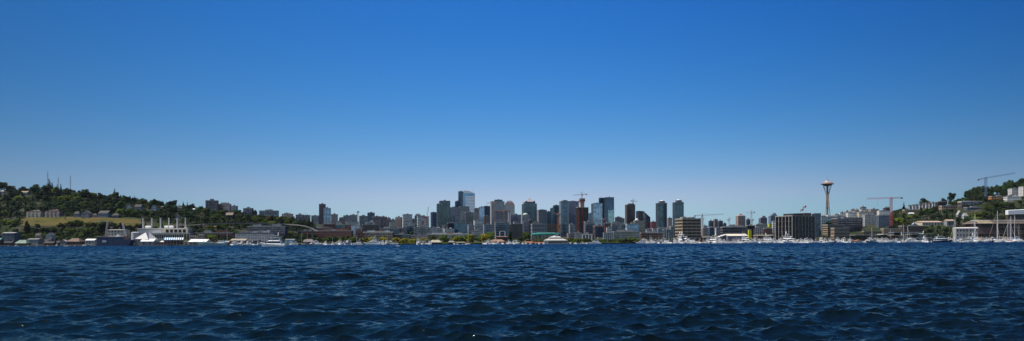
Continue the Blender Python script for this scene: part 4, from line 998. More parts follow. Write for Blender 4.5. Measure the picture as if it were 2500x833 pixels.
# white tent hall with triangular front
Y = Yat(347,6); r = thing('tent_hall','big white triangular fabric hall in the shipyard','tent',(xat(347,Y),Y,0))
z = lambda py: zat(347,py,Y); X = lambda px: xat(px,Y)-xat(347,Y)
FAB = mat('tent_fabric',(.60,.56,.53),.8,var=.06)
MB().add([(X(328),0,z(583)),(X(366),-4,z(585)),(X(349),9,z(566.5)),(X(345),24,z(566.5)),(X(328),26,z(583)),(X(366),26,z(585))],[(0,1,2),(0,2,3,4),(1,5,3,2),(4,3,5)]).obj('canopy', FAB, r)
MB().box(X(329),X(365),0,24,0,z(584.6)).obj('wall', WL['grey'], r)
MB().tube((X(349),8.9,z(566.3)),(X(366),-4.1,z(584.8)),.35).tube((X(349),8.9,z(566.3)),(X(328),-.1,z(582.8)),.35).obj('frame', WL['dgrey'], r)
# storage tank
Y = Yat(330,40); r = thing('storage_tank','pale upright cylindrical tank behind the white triangular hall','tank',(xat(331,Y),Y,0))
MB().lathe([(6.2,1),(6.2,zat(331,568,Y)),(4.5,zat(331,566.8,Y)),(.5,zat(331,566.2,Y))],24).obj('shell', WL['lgrey'], r, smooth=False)
mb = MB().tube((6.4,-1,1),(6.4,-1,zat(331,568,Y)),.12).tube((6.4,1,1),(6.4,1,zat(331,568,Y)),.12); mb.obj('ladder', WL['dgrey'], r)

# ---------------------------------------------------------------- right hillside and shore
RB = [
 ('office_block','white and teal banded office block right of the dark glass offices',1990,2067,528.5,1640,dict(wall='white',gl='teal',k=.35,yaw=12,nf=5,nb=12,band=.5,pier=.15,plant=3,occ=560)),
 ('office_block','brown banded terrace block stepping toward the marina',2008,2060,548,1500,dict(wall='tan',gl='dark',k=.4,yaw=16,nf=5,nb=12,band=.5,pier=.12,windows=True,plant=0,occ=572)),
 ('office_block','upper brown office terrace with grey roof behind the banded one',2030,2104,533,1560,dict(wall='dbrown',gl='violet',k=.35,yaw=12,nf=6,nb=9,band=.45,pier=.06,plant=1,roof=ROOF,occ=565)),
 ('office_block','cream fine-banded office wing nearest the orange-roofed houseboat',2028,2074,556,1445,dict(wall='tan',gl='dark',k=.3,yaw=14,nf=3,nb=14,band=.5,pier=.3,plant=0,occ=573)),
 ('apartment_block','pinkish cream block with dark windows at the left of the white hill flats',2062,2075,516,1900,dict(wall='cream',gl='grey',k=.8,plant=1,occ=526)),
 ('apartment_block','white hill flats with small reddish penthouse left of the red crane',2072,2101,513,1880,dict(wall='cream',gl='grey',k=.5,band=.55,pier=.45,plant=2,occ=526)),
 ('apartment_block','white stepped flats below the reddish rooftop box',2098,2124,511,1860,dict(wall='white',gl='grey',k=.5,band=.55,pier=.45,plant=2,occ=524)),
 ('apartment_block','grey-topped cream flats just left of the red crane mast',2121,2146,510.5,1800,dict(wall='pink',gl='grey',k=.5,band=.5,occ=524)),
 ('apartment_block','cream low flats nearest the needle tower foot on its right',2036,2050,523,1830,dict(wall='cream',gl='grey',k=.5,band=.55,pier=.45,occ=531)),
 ('apartment_block','white flats second to the right of the needle tower foot',2048,2064,519,1860,dict(wall='white',gl='grey',k=.5,band=.55,pier=.45,occ=529)),
 ('apartment_block','pale lower flats in front of the white hill flats with penthouse',2066,2094,519,1780,dict(wall='white',gl='grey',k=.4,band=.55,pier=.4,occ=531,plant=2)),
 ('apartment_block','cream lower flats in front of the white stepped flats',2092,2126,518,1760,dict(wall='cream',gl='grey',k=.4,band=.55,pier=.4,occ=531,plant=3)),
 ('apartment_block','white lower flats in front of the grey-topped cream flats',2124,2160,518,1720,dict(wall='white',gl='grey',k=.4,band=.5,pier=.4,occ=530,plant=2)),
 ('apartment_block','brown corner block with rooftop box on the skyline left of red crane',2100,2115,505,1960,dict(wall='dbrick',gl='violet',k=.8)),
 ('apartment_block','dark red block touching the red crane mast on its left',2156,2173,506.5,1820,dict(wall='dbrick',gl='violet',k=.7)),
 ('apartment_block','white low flats right under the skyline left of the red mast',2141,2174,514,1740,dict(wall='white',gl='grey',k=.4,band=.5,pier=.4,occ=523)),
 ('apartment_block','pale grey tall-windowed flats above the small marina trees',2104,2142,524,1560,dict(wall='lgrey',gl='dark',k=.5,nb=9,band=.35,pier=.45,windows=True,fh=3.6,occ=550,plant=2)),
 ('apartment_block','large plain grey block left of the crane mast',2138,2178,525,1500,dict(wall='slate',gl='navy',k=.45,band=.55,pier=.5,occ=555,plant=1)),
 ('apartment_block','dark brown shadowy block behind the marina left of grey flats',2074,2106,531,1520,dict(wall='dbrown',gl='dark',k=.6,occ=560)),
 ('warehouse','long ribbed concrete shed behind the covered moorings',2150,2205,557.5,1405,dict(wall='tan',gl='dark',k=.3,nf=1,nb=24,band=.25,pier=.45,plant=0,occ=570)),
 ('warehouse','plain dark brown warehouse right of the ribbed shed',2193,2256,551,1440,dict(wall='dbrown',gl='black',k=.35,band=.8,pier=.6,plant=1,occ=570)),
 ('shed','low pale-roofed strip building left of the ribbed shed',2104,2152,563.5,1395,dict(wall='brown',gl='dark',k=.25,nf=1,band=.4,plant=0,roof=mat('roof_sand',(.36,.33,.24),.9),occ=572)),
 ('terrace','long garage terrace with pale roof below the townhouses',2203,2242,511.5,1690,dict(wall='tan',gl='dark',k=.3,nf=1,nb=8,band=.5,occ=521,plant=0)),
 ('apartment_block','dark brown block closing the townhouse row on its right',2283,2312,492,1830,dict(wall='dbrown',gl='dark',k=.6,occ=506)),
 ('apartment_block','long white-roofed flats under the hilltop trees',2338,2398,492,1640,dict(wall='brown',gl='grey',k=.25,roof=ROOFW,nf=2,band=.4,plant=2,occ=506,yaw=8)),
 ('apartment_block','grey stepped flats left of the long white-roofed ones',2292,2342,502,1600,dict(wall='pink',gl='dark',k=.3,nf=2,nb=10,band=.4,pier=.35,occ=512,plant=1)),
 ('apartment_block','orange-brown low block right of the blue crane mast',2413,2462,478.5,1660,dict(wall='orange',gl='grey',k=.3,nf=2,nb=10,band=.5,occ=488,plant=1)),
 ('apartment_block','white balconied flats at the upper right edge',2461,2494,460,1630,dict(wall='white',gl='dark',k=.6,nb=7,band=.4,pier=.4,windows=True,fh=3.5,occ=480,plant=1)),
 ('apartment_block','tallest white block cut by the right edge of view',2487,2530,455,1650,dict(wall='white',gl='dark',k=.5,nb=8,band=.4,pier=.4,fh=3.5,occ=480,plant=1)),
 ('apartment_block','white lower wing below the balconied flats',2450,2494,480,1590,dict(wall='white',gl='grey',k=.4,band=.5,occ=490,plant=2)),
 ('apartment_block','dark house block below the long white-roofed flats',2352,2400,506,1540,dict(wall='slate',gl='dark',k=.4,band=.5,occ=514)),
]
for nm, lb, x0, x1, tp, Y, kw in RB: T[lb] = bld(nm, lb, x0, x1, tp, Y, **kw)
# townhouses in a stepped row, each one a thing
for i in range(8):
    px = 2222+i*8; t_ = 500-i*1.15
    r,w,d,H = house('townhouse', ['first','second','third','fourth','fifth','sixth','seventh','eighth'][i]+' from the left of the grey ridge-top townhouses',px-4,px+3.6,t_,509-i*.4,1790-i*4,wall='lgrey' if i%2 else 'grey',roof=ROOFD,gable='y' if i%2 else 'x',rh=.3,floors=2,group='grey townhouses in a stepped row on the ridge',k=1.4,bay=3)
RH = [
 ('house','long low house with terracotta-toned roof above the right marina trees',2230,2302,539,552,1470,dict(wall='cream',gable='x',rh=.3,roof=mat('roof_peach',(.42,.30,.22),.9),floors=1,bay=6)),
 ('house','plain grey-walled house right of the peach-roofed one',2304,2330,536,553,1450,dict(wall='grey',gable='x',rh=.2,roof=mat('roof_peach',(.42,.30,.22),.9),floors=1)),
 ('house','grey steep-roofed house on the slope left of the white boat mast',2334,2350,514,532,1540,dict(wall='grey',gable='y',rh=.6,roof=ROOF,floors=1)),
 ('house','grey hipped house right below the dark house block',2348,2364,520,536,1500,dict(wall='lgrey',gable='hip',rh=.5,roof=ROOF,floors=1)),
 ('house','white house with pitched canopy above the long garage terrace',2217,2232,519,524,1640,dict(wall='white',gable='x',rh=.5,roof=ROOFW,floors=1)),
 ('house','bluish roofed hut left of the long peach-roofed house',2226,2236,544,552,1440,dict(wall='lgrey',gable='y',rh=.5,roof=mat('roof_pale_blue',(.32,.38,.45),.7),floors=1)),
 ('boathouse','white two-storey boathouse with small square windows',2326,2388,555.5,580,1375,dict(wall='conc',k=.25,gable='x',rh=.08,roof=ROOFW,floors=2,bay=6)),
]
for nm,lb,a,b_,t_,bt,Y,kw in RH: house(nm,lb,a,b_,t_,bt,Y,**kw)
# large dark brown building with tan sloped roof at the right edge
Y=1410; r = thing('boat_works','big dark brown waterfront building with tan sloping roof at right edge','building',(xat(2455,Y),Y,0))
X = lambda px: xat(px,Y)-xat(2455,Y); z = lambda py: zat(2455,py,Y)
MB().box(X(2388),X(2530),0,50,0,z(552)).obj('wall', mat('wall_umber',(.10,.065,.05),.85), r)
MB().box(X(2393),X(2530),4,46,z(552),z(541)).obj('upper_wall', WL['dbrown'], r)
MB().frus(z(546),z(538),(X(2386),X(2532),-3,52),(X(2398),X(2525),12,40)).obj('roof', mat('roof_bronze',(.12,.095,.075),.85), r)
MB().yz([(-3.2,z(546)),(12,z(538)+.3),(12,z(538)+.6),(-3.4,z(546)+.4)],X(2388),X(2424)).obj('roof_panel', mat('roof_khaki2',(.28,.23,.15),.85), r)
MB().box(X(2400),X(2525),14,38,z(538),z(536)).obj('roof_walk', WL['lgrey'], r)
me = MB().box(-4,4,-.1,.05,0,4.2).mesh('window', WINF)
for i in range(11):
    part_copy(me,'window',r,(X(2400)+i*9.3,4,z(551)))
    if i>2: part_copy(me,'window',r,(X(2400)+i*9.3,0,z(562)))
MB().box(X(2388),X(2530),-3.5,0,z(570)-.3,z(570)).obj('quay_deck', WL['conc'], r)
MB().box(X(2389),X(2424),-.5,-.02,z(569),z(556)).obj('wall_panel', mat('wall_rosewood',(.16,.09,.08),.8), r)
OCC.append((2386,2500,536,575,Y))
# white tarpaulin covered scaffold
Y=1500; r = thing('scaffold_cover','white sheeted scaffold at the right edge above the brown building','scaffold',(xat(2482,Y),Y,0))
X = lambda px: xat(px,Y)-xat(2482,Y); z = lambda py: zat(2482,py,Y)
zb=tz(xat(2482,Y),Y)-1
MB().add([(X(2462),0,z(524)),(X(2520),0,z(522)),(X(2520),0,z(511)),(X(2462),0,z(514)),(X(2462),9,z(524)),(X(2520),9,z(522)),(X(2520),9,z(510)),(X(2462),9,z(513))],[(0,1,2,3),(3,2,6,7),(4,0,3,7),(1,5,6,2),(5,4,7,6)]).obj('sheet', mat('white_sheet',(.74,.74,.76),.7,var=.12,scale=.5), r)
me = MB().box(-.12,.12,-.12,.12,zb,z(523)).mesh('pole', WL['dgrey'])
for i in range(7): part_copy(me,'pole',r,(X(2463)+i*6.5,.5,0))
MB().box(X(2462),X(2520),0.5,8,zb,z(525)).obj('wall', WL['dbrown'], r)
OCC.append((2462,2500,511,524,Y))
# covered moorings with long flat roofs
for lb,a,b_,t_,Y,c in (('covered mooring with long pale blue-grey flat roof right of centre',2183,2249,567,1352,'blue'),('covered mooring roof ending beside the large white yacht',2226,2278,571,1330,'conc'),
      ('covered mooring with white-edged roof left of the pale blue-grey one',2156,2183,571.5,1338,'white'),('covered mooring with brown beam roof low over the water',2178,2214,574.5,1322,'tan'),('long dark covered mooring behind the orange-roofed houseboat',2088,2150,573.5,1340,'grey')):
    r = thing('covered_mooring',lb,'boat shelter',(xat((a+b_)/2,Y),Y,0),0,'covered moorings in the right marina'); hw=(b_-a)/2/F*Y; h=zat((a+b_)/2,t_,Y)
    MB().box(-hw,hw,0,22,h-.9,h).obj('roof', WL[c], r)
    MB().box(-hw+1,hw-1,21,21.3,0,h-.9).obj('back_wall', WL['dgrey'], r)
    me = MB().box(-.25,.25,.3,.8,-1,h-.9).mesh('post', WL['dbrown'])
    n=max(3,int(hw/4))
    for i in range(n): part_copy(me,'post',r,(-hw+.5+(2*hw-1)*i/(n-1),0,0))
    OCC.append((a,b_,t_,590,Y))
# ---------------------------------------------------------------- needle tower
YN = 2300; px = 2020.3
zg = tz(xat(px,YN),YN)-2; ztop = zat(2019,431,YN); 
r = thing('observation_tower','tall slender tripod tower with flying-saucer top and thin spire','tower',(xat(px,YN),YN,zg))
Hn = ztop-zg; z = lambda py: zat(2020,py,YN)-zg
NW = mat('needle_cream',(.42,.35,.31),.6,var=.08); ND = mat('needle_dark',(.08,.075,.08),.6); NC = mat('needle_core',(.25,.18,.165),.7)
zs = z(453.5)                               # underside of the saucer
waist = z(478)
for k in range(3):
    a0 = R(-90+35+120*k)
    for s in (-1,1):
        mb = MB(); pts=[]; rs=[]
        for i in range(15):
            t = i/14; zz = zs*t
            wst = waist/zs
            if t < wst: rad = 3.6+ (14.5-3.6)*((wst-t)/wst)**1.7
            else: rad = 3.6+(12.5-3.6)*((t-wst)/(1-wst))**1.3
            off = s*(.9+ (1.0 if t<.2 else 0)*(.2-t)*5 + (t-wst>0)*(t-wst)*7)
            pts.append((rad*math.cos(a0)-off*math.sin(a0), rad*math.sin(a0)+off*math.cos(a0), zz)); rs.append(.95 if t<.8 else .75)
        mb.path(pts,rs,6).obj('leg', NW, r)
MB().lathe([(3.1,0),(2.6,waist),(2.9,zs)],6).obj('core', NC, r)
for zz in (.22,.45): MB().lathe([(7 if zz<.3 else 4.6,zs*zz),(7 if zz<.3 else 4.6,zs*zz+1.2)],12).obj('ring_platform', ND, r)
MB().lathe([(4,zs-2),(13.5,z(452.5)),(14,z(450.8)),(15.5,z(450.5))],36).obj('restaurant_level', ND, r, smooth=False)
MB().lathe([(15.2,z(451)),(19.8,z(449.8)),(20.2,z(449.2)),(17,z(448.2))],40).obj('halo_ring', NC, r)
MB().lathe([(15.5,z(448.4)),(16,z(446.6)),(14.5,z(446.2))],36).obj('observation_deck', NW, r)
for k in range(24):
    a=2*PI*k/24; MB().tube((13*math.cos(a),13*math.sin(a),z(450.6)),(19.6*math.cos(a),19.6*math.sin(a),z(449.6)),.25).obj('halo_strut', NW, r)
MB().lathe([(15.6,z(446.4)),(9,z(444.4)),(5.5,z(443.6)),(5.2,z(441.4)),(3.6,z(441.2)),(3.2,z(439.8)),(.7,z(439.4))],32).obj('roof', mat('needle_roof',(.46,.39,.34),.5,var=.05), r)
MB().tube((0,0,z(439.6)),(0,0,z(434)),.55,.35).tube((0,0,z(434)),(0,0,ztop-zg),.3,.12).obj('spire', ND, r)
# ---------------------------------------------------------------- cranes
def lattice(mb, p, q, wdt, n, rc=.14, rd=.09, tri=False):
    p=Vector(p); q=Vector(q); d=(q-p).normalized()
    up = Vector((0,0,1)) if abs(d.z)<.7 else Vector((0,1,0))
    a = d.cross(up).normalized()*wdt/2; b = a.cross(d).normalized()*wdt/2
    cs = [a-b,-a-b,b*1.0] if tri else [a+b,a-b,-a-b,-a+b]
    for c in cs: mb.tube(p+c,q+c,rc,n=4)
    m=len(cs)
    for i in range(n):
        s0=p+(q-p)*i/n; s1=p+(q-p)*(i+1)/n
        for k in range(m):
            c0=cs[k]; c1=cs[(k+1)%m]
            mb.tube(s0+c0,s1+c1,rd,n=3) if i%2 else mb.tube(s0+c1,s1+c0,rd,n=3)
    return mb
def crane(label, px, ytop, ybase, Y, xjib, yjib, xct, yct, col, colm=None, apex=0, tie=True, cabcol=None, mw=2.0, luff=False, base=None, cat='crane', thick=1.0):
    C_ = at(px,ytop,Y); zb = (tz(C_.x,Y)-1) if base is None else zat(px,ybase,Y)
    r = thing('tower_crane',label,cat,(C_.x,Y,zb)); zt = C_.z-zb
    m = mat('crane_'+col[0], col[1], .6, var=.1); mm = mat('crane_'+colm[0], colm[1], .6, var=.1) if colm else m
    lattice(MB(),(0,0,0),(0,0,zt-1),mw*thick,max(6,int(zt/3)),.18*thick,.12*thick).obj('mast', mm, r)
    J = at(xjib,yjib,Y)-Vector((C_.x,Y,zb)); K = at(xct,yct,Y)-Vector((C_.x,Y,zb))
    root0 = Vector((0,0,zt)); nn = max(6,int((J-root0).length/3))
    lattice(MB(),root0,J,1.5*thick,nn,.15*thick,.1*thick,tri=not luff).obj('jib', m, r)
    lattice(MB(),root0,K,1.3*thick,4,.18*thick,.1*thick).obj('counter_jib', m, r)
    dk = -1 if K.x<0 else 1
    MB().box(K.x-1.6,K.x+1.6,-1,1,K.z-2.2,K.z+.8).obj('counterweight', mat('crane_weight',(.2,.2,.2),.8), r)
    MB().box(-1.6-.8*dk*0+.0,1.2,-2.6,-1.0,zt-2.2,zt+.2).obj('cab', cabcol or WL['lgrey'], r)
    MB().cbox(0,0,zt-1,2.6*thick,2.2,1.6).obj('slewing_ring', m, r)
    if apex:
        za = zt+apex; lattice(MB(),(0,0,zt),(0,0,za),1.0*thick,3,.16*thick,.1*thick).obj('apex', m, r)
        if tie: MB().tube((0,0,za),root0+(J-root0)*.65+Vector((0,0,.5)),.12*thick,n=4).tube((0,0,za),K,.12*thick,n=4).obj('tie_bar', m, r)
    if luff==False:
        t = root0+(J-root0)*.55; MB().tube(t,t-Vector((0,0,min(14,zt*.4))),.07,n=3).cbox(t.x,t.y,t.z-min(14,zt*.4)-1,.8,.6,1.2).obj('hook_line', mat('crane_weight',(.2,.2,.2),.8), r)
    return r
WHT=('white',(.6,.58,.56)); RED=('red',(.36,.045,.05)); ORG=('orange',(.45,.17,.07)); BLU=('blue',(.10,.17,.28)); GRY=('grey',(.3,.31,.33)); BRN=('brown',(.24,.15,.12)); BLK=('black',(.05,.05,.055))
crane('reddish-white tower crane atop the red hoist-stripped tower',1420.5,475.2,484,2120,1399,476.5,1432.5,474.6,('rose',(.42,.30,.28)),apex=8,base=1,thick=1.6)
crane('small grey crane on the brown tower being finished',1545.5,491,499,2370,1556,491.5,1541,490.5,GRY,apex=8,base=1,thick=1.5)
crane('orange crane in front of the broad white panelled tower',1208,495.5,560,1985,1187,496,1217,495.5,ORG,apex=4,thick=1.4)
crane('orange crane in front of the dashed dark block',1230,516,573,1850,1214,517.5,1244,516,ORG,apex=4,thick=1.5)
crane('yellow-orange crane beside the balcony-lined condo',1362.5,523,567,1780,1354,521,1367,524,ORG,apex=3,thick=1.7)
crane('orange crane at the foot of the light blue tower',1451.5,553,575,1600,1446,553,1470,552,ORG,apex=2,thick=1.3)
crane('red crane before the navy glass monolith foot',1474.5,535,565,1870,1470,534.5,1484,535.5,RED,apex=2,thick=1.4)
crane('long-jibbed grey crane right of the brown concrete offices',1714.5,526,556,1760,1766,523,1696.5,527,GRY,apex=4,thick=1.4)
crane('short white crane arm behind the long-jibbed crane',1716,532.5,556,2000,1725.5,532.3,1708,533.5,WHT,apex=1,tie=False,thick=1.3)
crane('small white crane between the dark four-part block and the round-shouldered tower',1780,535,553,2300,1785.5,533,1777,537,WHT,apex=6,thick=1.5)
crane('white crane above the dark blue narrow tower',1834.5,519,549,2100,1818.5,519.5,1841.5,518.2,WHT,apex=7,thick=1.5)
crane('small lattice crane in front of the white crane mast',1836,536.5,550,2000,1825,536.5,1838.5,536.3,GRY,apex=1,tie=False,thick=1.2)
crane('big red and white crane over the right hillside',2175.5,483.6,556,1540,2115,485.2,2201.5,483,('redwhite',(.50,.16,.18)),colm=RED,apex=2,tie=False,thick=1.6,mw=2.4)
crane('blue-grey crane with rising jib over the right hilltop trees',2406.5,434.5,490,1690,2477.5,423,2388.5,439,BLU,apex=2,tie=False,luff=True,thick=1.6,mw=2.4)
crane('small dark red crane mast over the low left skyline',873.2,517.5,547,2150,871.5,516.8,876,517.4,RED,colm=RED,apex=3,tie=False,thick=1.5)
# luffing crane
C_=at(1042,531,1990); zb=tz(C_.x,1990)-1; r=thing('luffing_crane','crane with steep raised white jib above the white striped block','crane',(C_.x,1990,zb))
m=mat('crane_white',(.6,.58,.56)); mr=mat('crane_red',(.36,.045,.05))
lattice(MB(),(0,0,0),(0,0,C_.z-zb),2.6,14,.3,.2).obj('mast', mr, r)
J=at(1046.5,505,1990)-Vector((C_.x,1990,zb)); lattice(MB(),(0,0,C_.z-zb),J,2.0,10,.25,.15).obj('jib', m, r)
MB().box(-9,1,-1,1,C_.z-zb-2,C_.z-zb+2).obj('counter_jib', mr, r); MB().tube((-6,0,C_.z-zb+6),J,.12).tube((-6,0,C_.z-zb+6),(0,0,C_.z-zb),.3).obj('tie_bar', m, r)
MB().box(-13,-8,-4,4,0,C_.z-zb-10).obj('hoist_wall', WL['rust'], r)
# derrick booms in the shipyard
for lb,p0,p1,Y,c in (('slanting white lattice boom left of the steam plant',(308,577),(299,545),1165,WHT),('upright pale lattice boom at the left end of the blue ship',(258,577),(263,540),1160,('pale',(.5,.42,.4)))):
    A=at(*p0,Y); Bq=at(*p1,Y); r=thing('derrick_crane',lb,'crane',(A.x,Y,0)); m=mat('crane_'+c[0],c[1],.6)
    lattice(MB(),(0,0,A.z),(Bq.x-A.x,0,Bq.z),1.9,9,.28,.18).obj('boom', m, r)
    MB().box(-2.6,2.6,-2,2,A.z-3.5,A.z+.5).obj('cab', WL['rust'], r); lattice(MB(),(0,0,0),(0,0,A.z-3.5),2.6,4,.25,.15).obj('base_tower', m, r)
    MB().tube((Bq.x-A.x,0,Bq.z),(3.5,0,A.z),.12,n=4).obj('stay', WL['dgrey'], r)
# radio masts on the left ridge
for lb,px,t_,w_ in (('leftmost radio mast above the tallest conifers',116.5,414.5,1.6),('middle and shortest of the three radio masts',142.2,429,1.2),('rightmost radio mast, set apart behind the ridge trees',171.8,424,1.8)):
    Y=1800; A=at(px,t_,Y); zb=tz(A.x,Y)-1; r=thing('radio_mast',lb,'mast',(A.x,Y,zb)); 
    lattice(MB(),(0,0,0),(0,0,A.z-zb-6),w_*.7,16,.13,.07).obj('lattice_mast', mat('mast_grey',(.28,.25,.27),.6), r)
    MB().tube((0,0,A.z-zb-6),(0,0,A.z-zb),.16,.08).obj('antenna', WL['dgrey'], r)
    MB().tube((0,0,(A.z-zb)*.8),(-9,0,4),.03,n=3).tube((0,0,(A.z-zb)*.8),(9,0,4),.03,n=3).obj('guy_wire', WL['dgrey'], r)
# skyline spire aerial on the striped tower, aerials
for lb,px,t_,b_,Y in (('thin aerial on the striped tall tower roof',1155,459,471,3420),('thin aerial pole standing on the low gap roofs',745,519,528,2060)):
    A=at(px,t_,Y); B_=at(px,b_+1,Y); r=thing('aerial',lb,'aerial',(A.x,Y,B_.z)); MB().tube((0,0,0),(0,0,A.z-B_.z),.35,.2).tube((-1.5,0,(A.z-B_.z)*.7),(1.5,0,(A.z-B_.z)*.7),.2).obj('pole', WL['dgrey'], r)
# flags on the dark glass offices
for lb,px,t_,b_,Y in (('lower left striped flag on the dark glass office roof',1962,509,522,1372),('upper right striped flag on the dark glass office roof',1968.5,501.5,517,1378)):
    A=at(px,t_,Y); B_=at(px,b_,Y); r=thing('flagpole',lb,'flag',(A.x,Y,B_.z)); h=A.z-B_.z
    MB().tube((0,0,-3),(0,0,h),.16,.1).lathe([(.25,h),(.25,h+.3)],8).obj('pole', WL['lgrey'], r)
    fm=bpy.data.materials.get('flag_stripes')
    if not fm:
        fm=bpy.data.materials.new('flag_stripes'); fm.use_nodes=True; nt=fm.node_tree; bb=nt.nodes['Principled BSDF']; bb.inputs['Roughness'].default_value=.8
        at_=nd(nt,'ShaderNodeTexCoord'); sx_=nd(nt,'ShaderNodeSeparateXYZ'); nt.links.new(at_.outputs['UV'],sx_.inputs[0])
        mu=nd(nt,'ShaderNodeMath',operation='MULTIPLY'); mu.inputs[1].default_value=6.5; nt.links.new(sx_.outputs['Y'],mu.inputs[0])
        fr=nd(nt,'ShaderNodeMath',operation='FRACT'); nt.links.new(mu.outputs[0],fr.inputs[0]); gt=nd(nt,'ShaderNodeMath',operation='GREATER_THAN'); gt.inputs[1].default_value=.5; nt.links.new(fr.outputs[0],gt.inputs[0])
        mx=nd(nt,'ShaderNodeMix',data_type='RGBA'); mx.inputs['A'].default_value=(.4,.02,.03,1); mx.inputs['B'].default_value=(.65,.65,.65,1); nt.links.new(gt.outputs[0],mx.inputs['Factor']); nt.links.new(mx.outputs['Result'],bb.inputs['Base Color'])
    L,Hf=6.0,3.8; vs_=[];fs=[];n=10
    for i in range(n+1):
        x=-L*i/n; dz=-1.9*i/n+.2*math.sin(i); yy=.4*math.sin(i*.9)
        vs_+= [(x,yy,h-.3-Hf+dz),(x,yy,h-.3+dz)]
    for i in range(n): fs.append((2*i,2*i+1,2*i+3,2*i+2))
    me=bpy.data.meshes.new('flag'); me.from_pydata(vs_,[],fs); uv=me.uv_layers.new()
    for pl in me.polygons:
        for li in pl.loop_indices: vi=me.loops[li].vertex_index; uv.data[li].uv=(vi//2/n, vi%2)
    me.materials.append(fm); o=part_copy(me,'flag',r)
    vs2=[];fs2=[]
    for i in range(5):
        x=-L*i/n; dz=-1.9*i/n+.2*math.sin(i); yy=.4*math.sin(i*.9)-.05
        vs2+= [(x,yy,h-.3-Hf*.54+dz),(x,yy,h-.3+dz)]
    for i in range(4): fs2.append((2*i,2*i+1,2*i+3,2*i+2))
    mb=MB(); mb.add(vs2,fs2); c=mb.obj('canton', WL['dblue'], o)
# poles
for lb,px,t_,b_,Y in (('tall pale pole beside the green ship bow',554.5,555,596,1075),('dark wooden pole among the left shore trees',126,562,597,1190),('dark wooden pole behind the moored work boat',203.5,541,585,1260),('dark pole in front of the blue ship left end',238,570,600,1130),
        ('slender light mast standing on the quay near the long shed',1841,558,585,1290),('tall grey pole before the tan low block right side',1627,560,588,1262),('tall grey pole left of the white portal block',1621.5,562,588,1262),('white pole at the corner of the brown concrete offices',1633,566,588,1258)):
    A=at(px,t_,Y); r=thing('pole',lb,'pole',(A.x,Y,0)); MB().tube((0,0,-1),(0,0,A.z),.32,.2).obj('shaft', WL['lgrey'] if 'dark' not in lb else WL['dbrown'], r); MB().box(-1.2,1.2,-.1,.1,A.z-.8,A.z-.5).obj('crossarm', WL['dgrey'], r)
# fenders: glass light globes on the skyline of the left, birds
GM=mat('gull_feathers',(.35,.34,.34),.8)
for i,(lb,px,py,Y,s) in enumerate((('gull gliding high above the centre of the lake',1408,49,200,1.0),('gull in the upper right half of the sky',1885,256,270,.9),('gull in the far left sky above the hill',157.5,155,300,.9),('gull low in the sky left of the skyline',930.5,420,330,.9),('gull near the right edge of the sky',2477,178,300,.8),('small bird hovering over the luffing crane',1043,497.5,700,1.6))):
    A=at(px,py,Y); r=thing('gull',lb,'bird',tuple(A),R(20+40*i))
    MB().path([(0,-.22,0),(0,-.15,.01),(0,0,.02),(0,.18,0),(0,.3,0)],[.01,.05,.075,.05,.02],8).obj('body', GM, r)
    for sg in (-1,1): 
        mb=MB(); mb.add([(0,.08,.03),(sg*.3,.1,.14),(sg*.66*s,-.06,.06),(sg*.3,-.06,.12),(0,-.1,.03)],[(0,1,3,4),(1,2,3)]); mb.obj('wing', GM, r)
    MB().add([(-.04,.28,0),(.04,.28,0),(.08,.42,0),(-.08,.42,0)],[(0,1,2,3)]).obj('tail', GM, r)
# ---------------------------------------------------------------- boats
GEL = mat('gelcoat_white', (.88,.88,.87), .4, var=.06, spec=.5)
GELB = mat('hull_navy', (.02,.03,.06), .35, spec=.5)
GELK = mat('hull_black', (.02,.02,.022), .4, spec=.5)
GELG = mat('hull_pale_green', (.30,.42,.42), .6, var=.15, scale=.4)
GELBL = mat('hull_blue', (.012,.032,.085), .6, var=.35, scale=.3)
BW = mat('boat_glass', (.015,.018,.022), .4, var=.05, spec=.3)
ALU = mat('mast_aluminium', (.55,.55,.56), .4, var=.05)
WOOD = mat('teak', (.22,.13,.07), .7)
CANV = {'blue': mat('canvas_blue',(.02,.07,.22),.8), 'white': mat('canvas_white',(.70,.69,.66),.8,var=.06), 'tan': mat('canvas_tan',(.42,.32,.22),.8), 'red': mat('canvas_red',(.30,.04,.035),.8),
        'green': mat('canvas_green',(.02,.18,.12),.8), 'black': mat('canvas_black',(.03,.03,.035),.8), 'orange': mat('canvas_orange',(.70,.24,.04),.8), 'grey': mat('canvas_grey',(.26,.26,.28),.8)}
def hull(L, Bm, Hs, Hb, rake=.12, sheer=1.0, draft=.5, n=14, transom=.9, fine=2.2):
    """hull along x: stern at -L/2, bow at +L/2"""
    mb = MB(); rings = []
    for i in range(n+1):
        t = i/n; x = -L/2+L*t*(1-rake)
        hb = Bm/2*(transom+(1-transom)*min(1, t*3))*(1-max(0, (t-.35)/.65)**fine)
        top = Hs+(Hb-Hs)*t**2*sheer
        xt = x+L*rake*t**2*1.0
        wl = hb*(.95-.22*t)
        rings.append([(x,0,-draft),(x,wl*.9,-.12),(x+(xt-x)*.4,wl+(hb-wl)*.45,top*.4),(xt,hb,top),(xt,hb*.96,top+.12),(xt,0,top+.12*(1) )])
    V = []; 
    for r_ in rings: V += r_ + [(p[0],-p[1],p[2]) for p in r_[4:0:-1]]
    m = 10
    mb.v = V
    for i in range(n):
        for k in range(m): mb.f.append((i*m+k, (i+1)*m+k, (i+1)*m+(k+1)%m, i*m+(k+1)%m))
    mb.f.append(tuple(range(m-1,-1,-1))); mb.f.append(tuple(n*m+k for k in range(m)))
    return mb
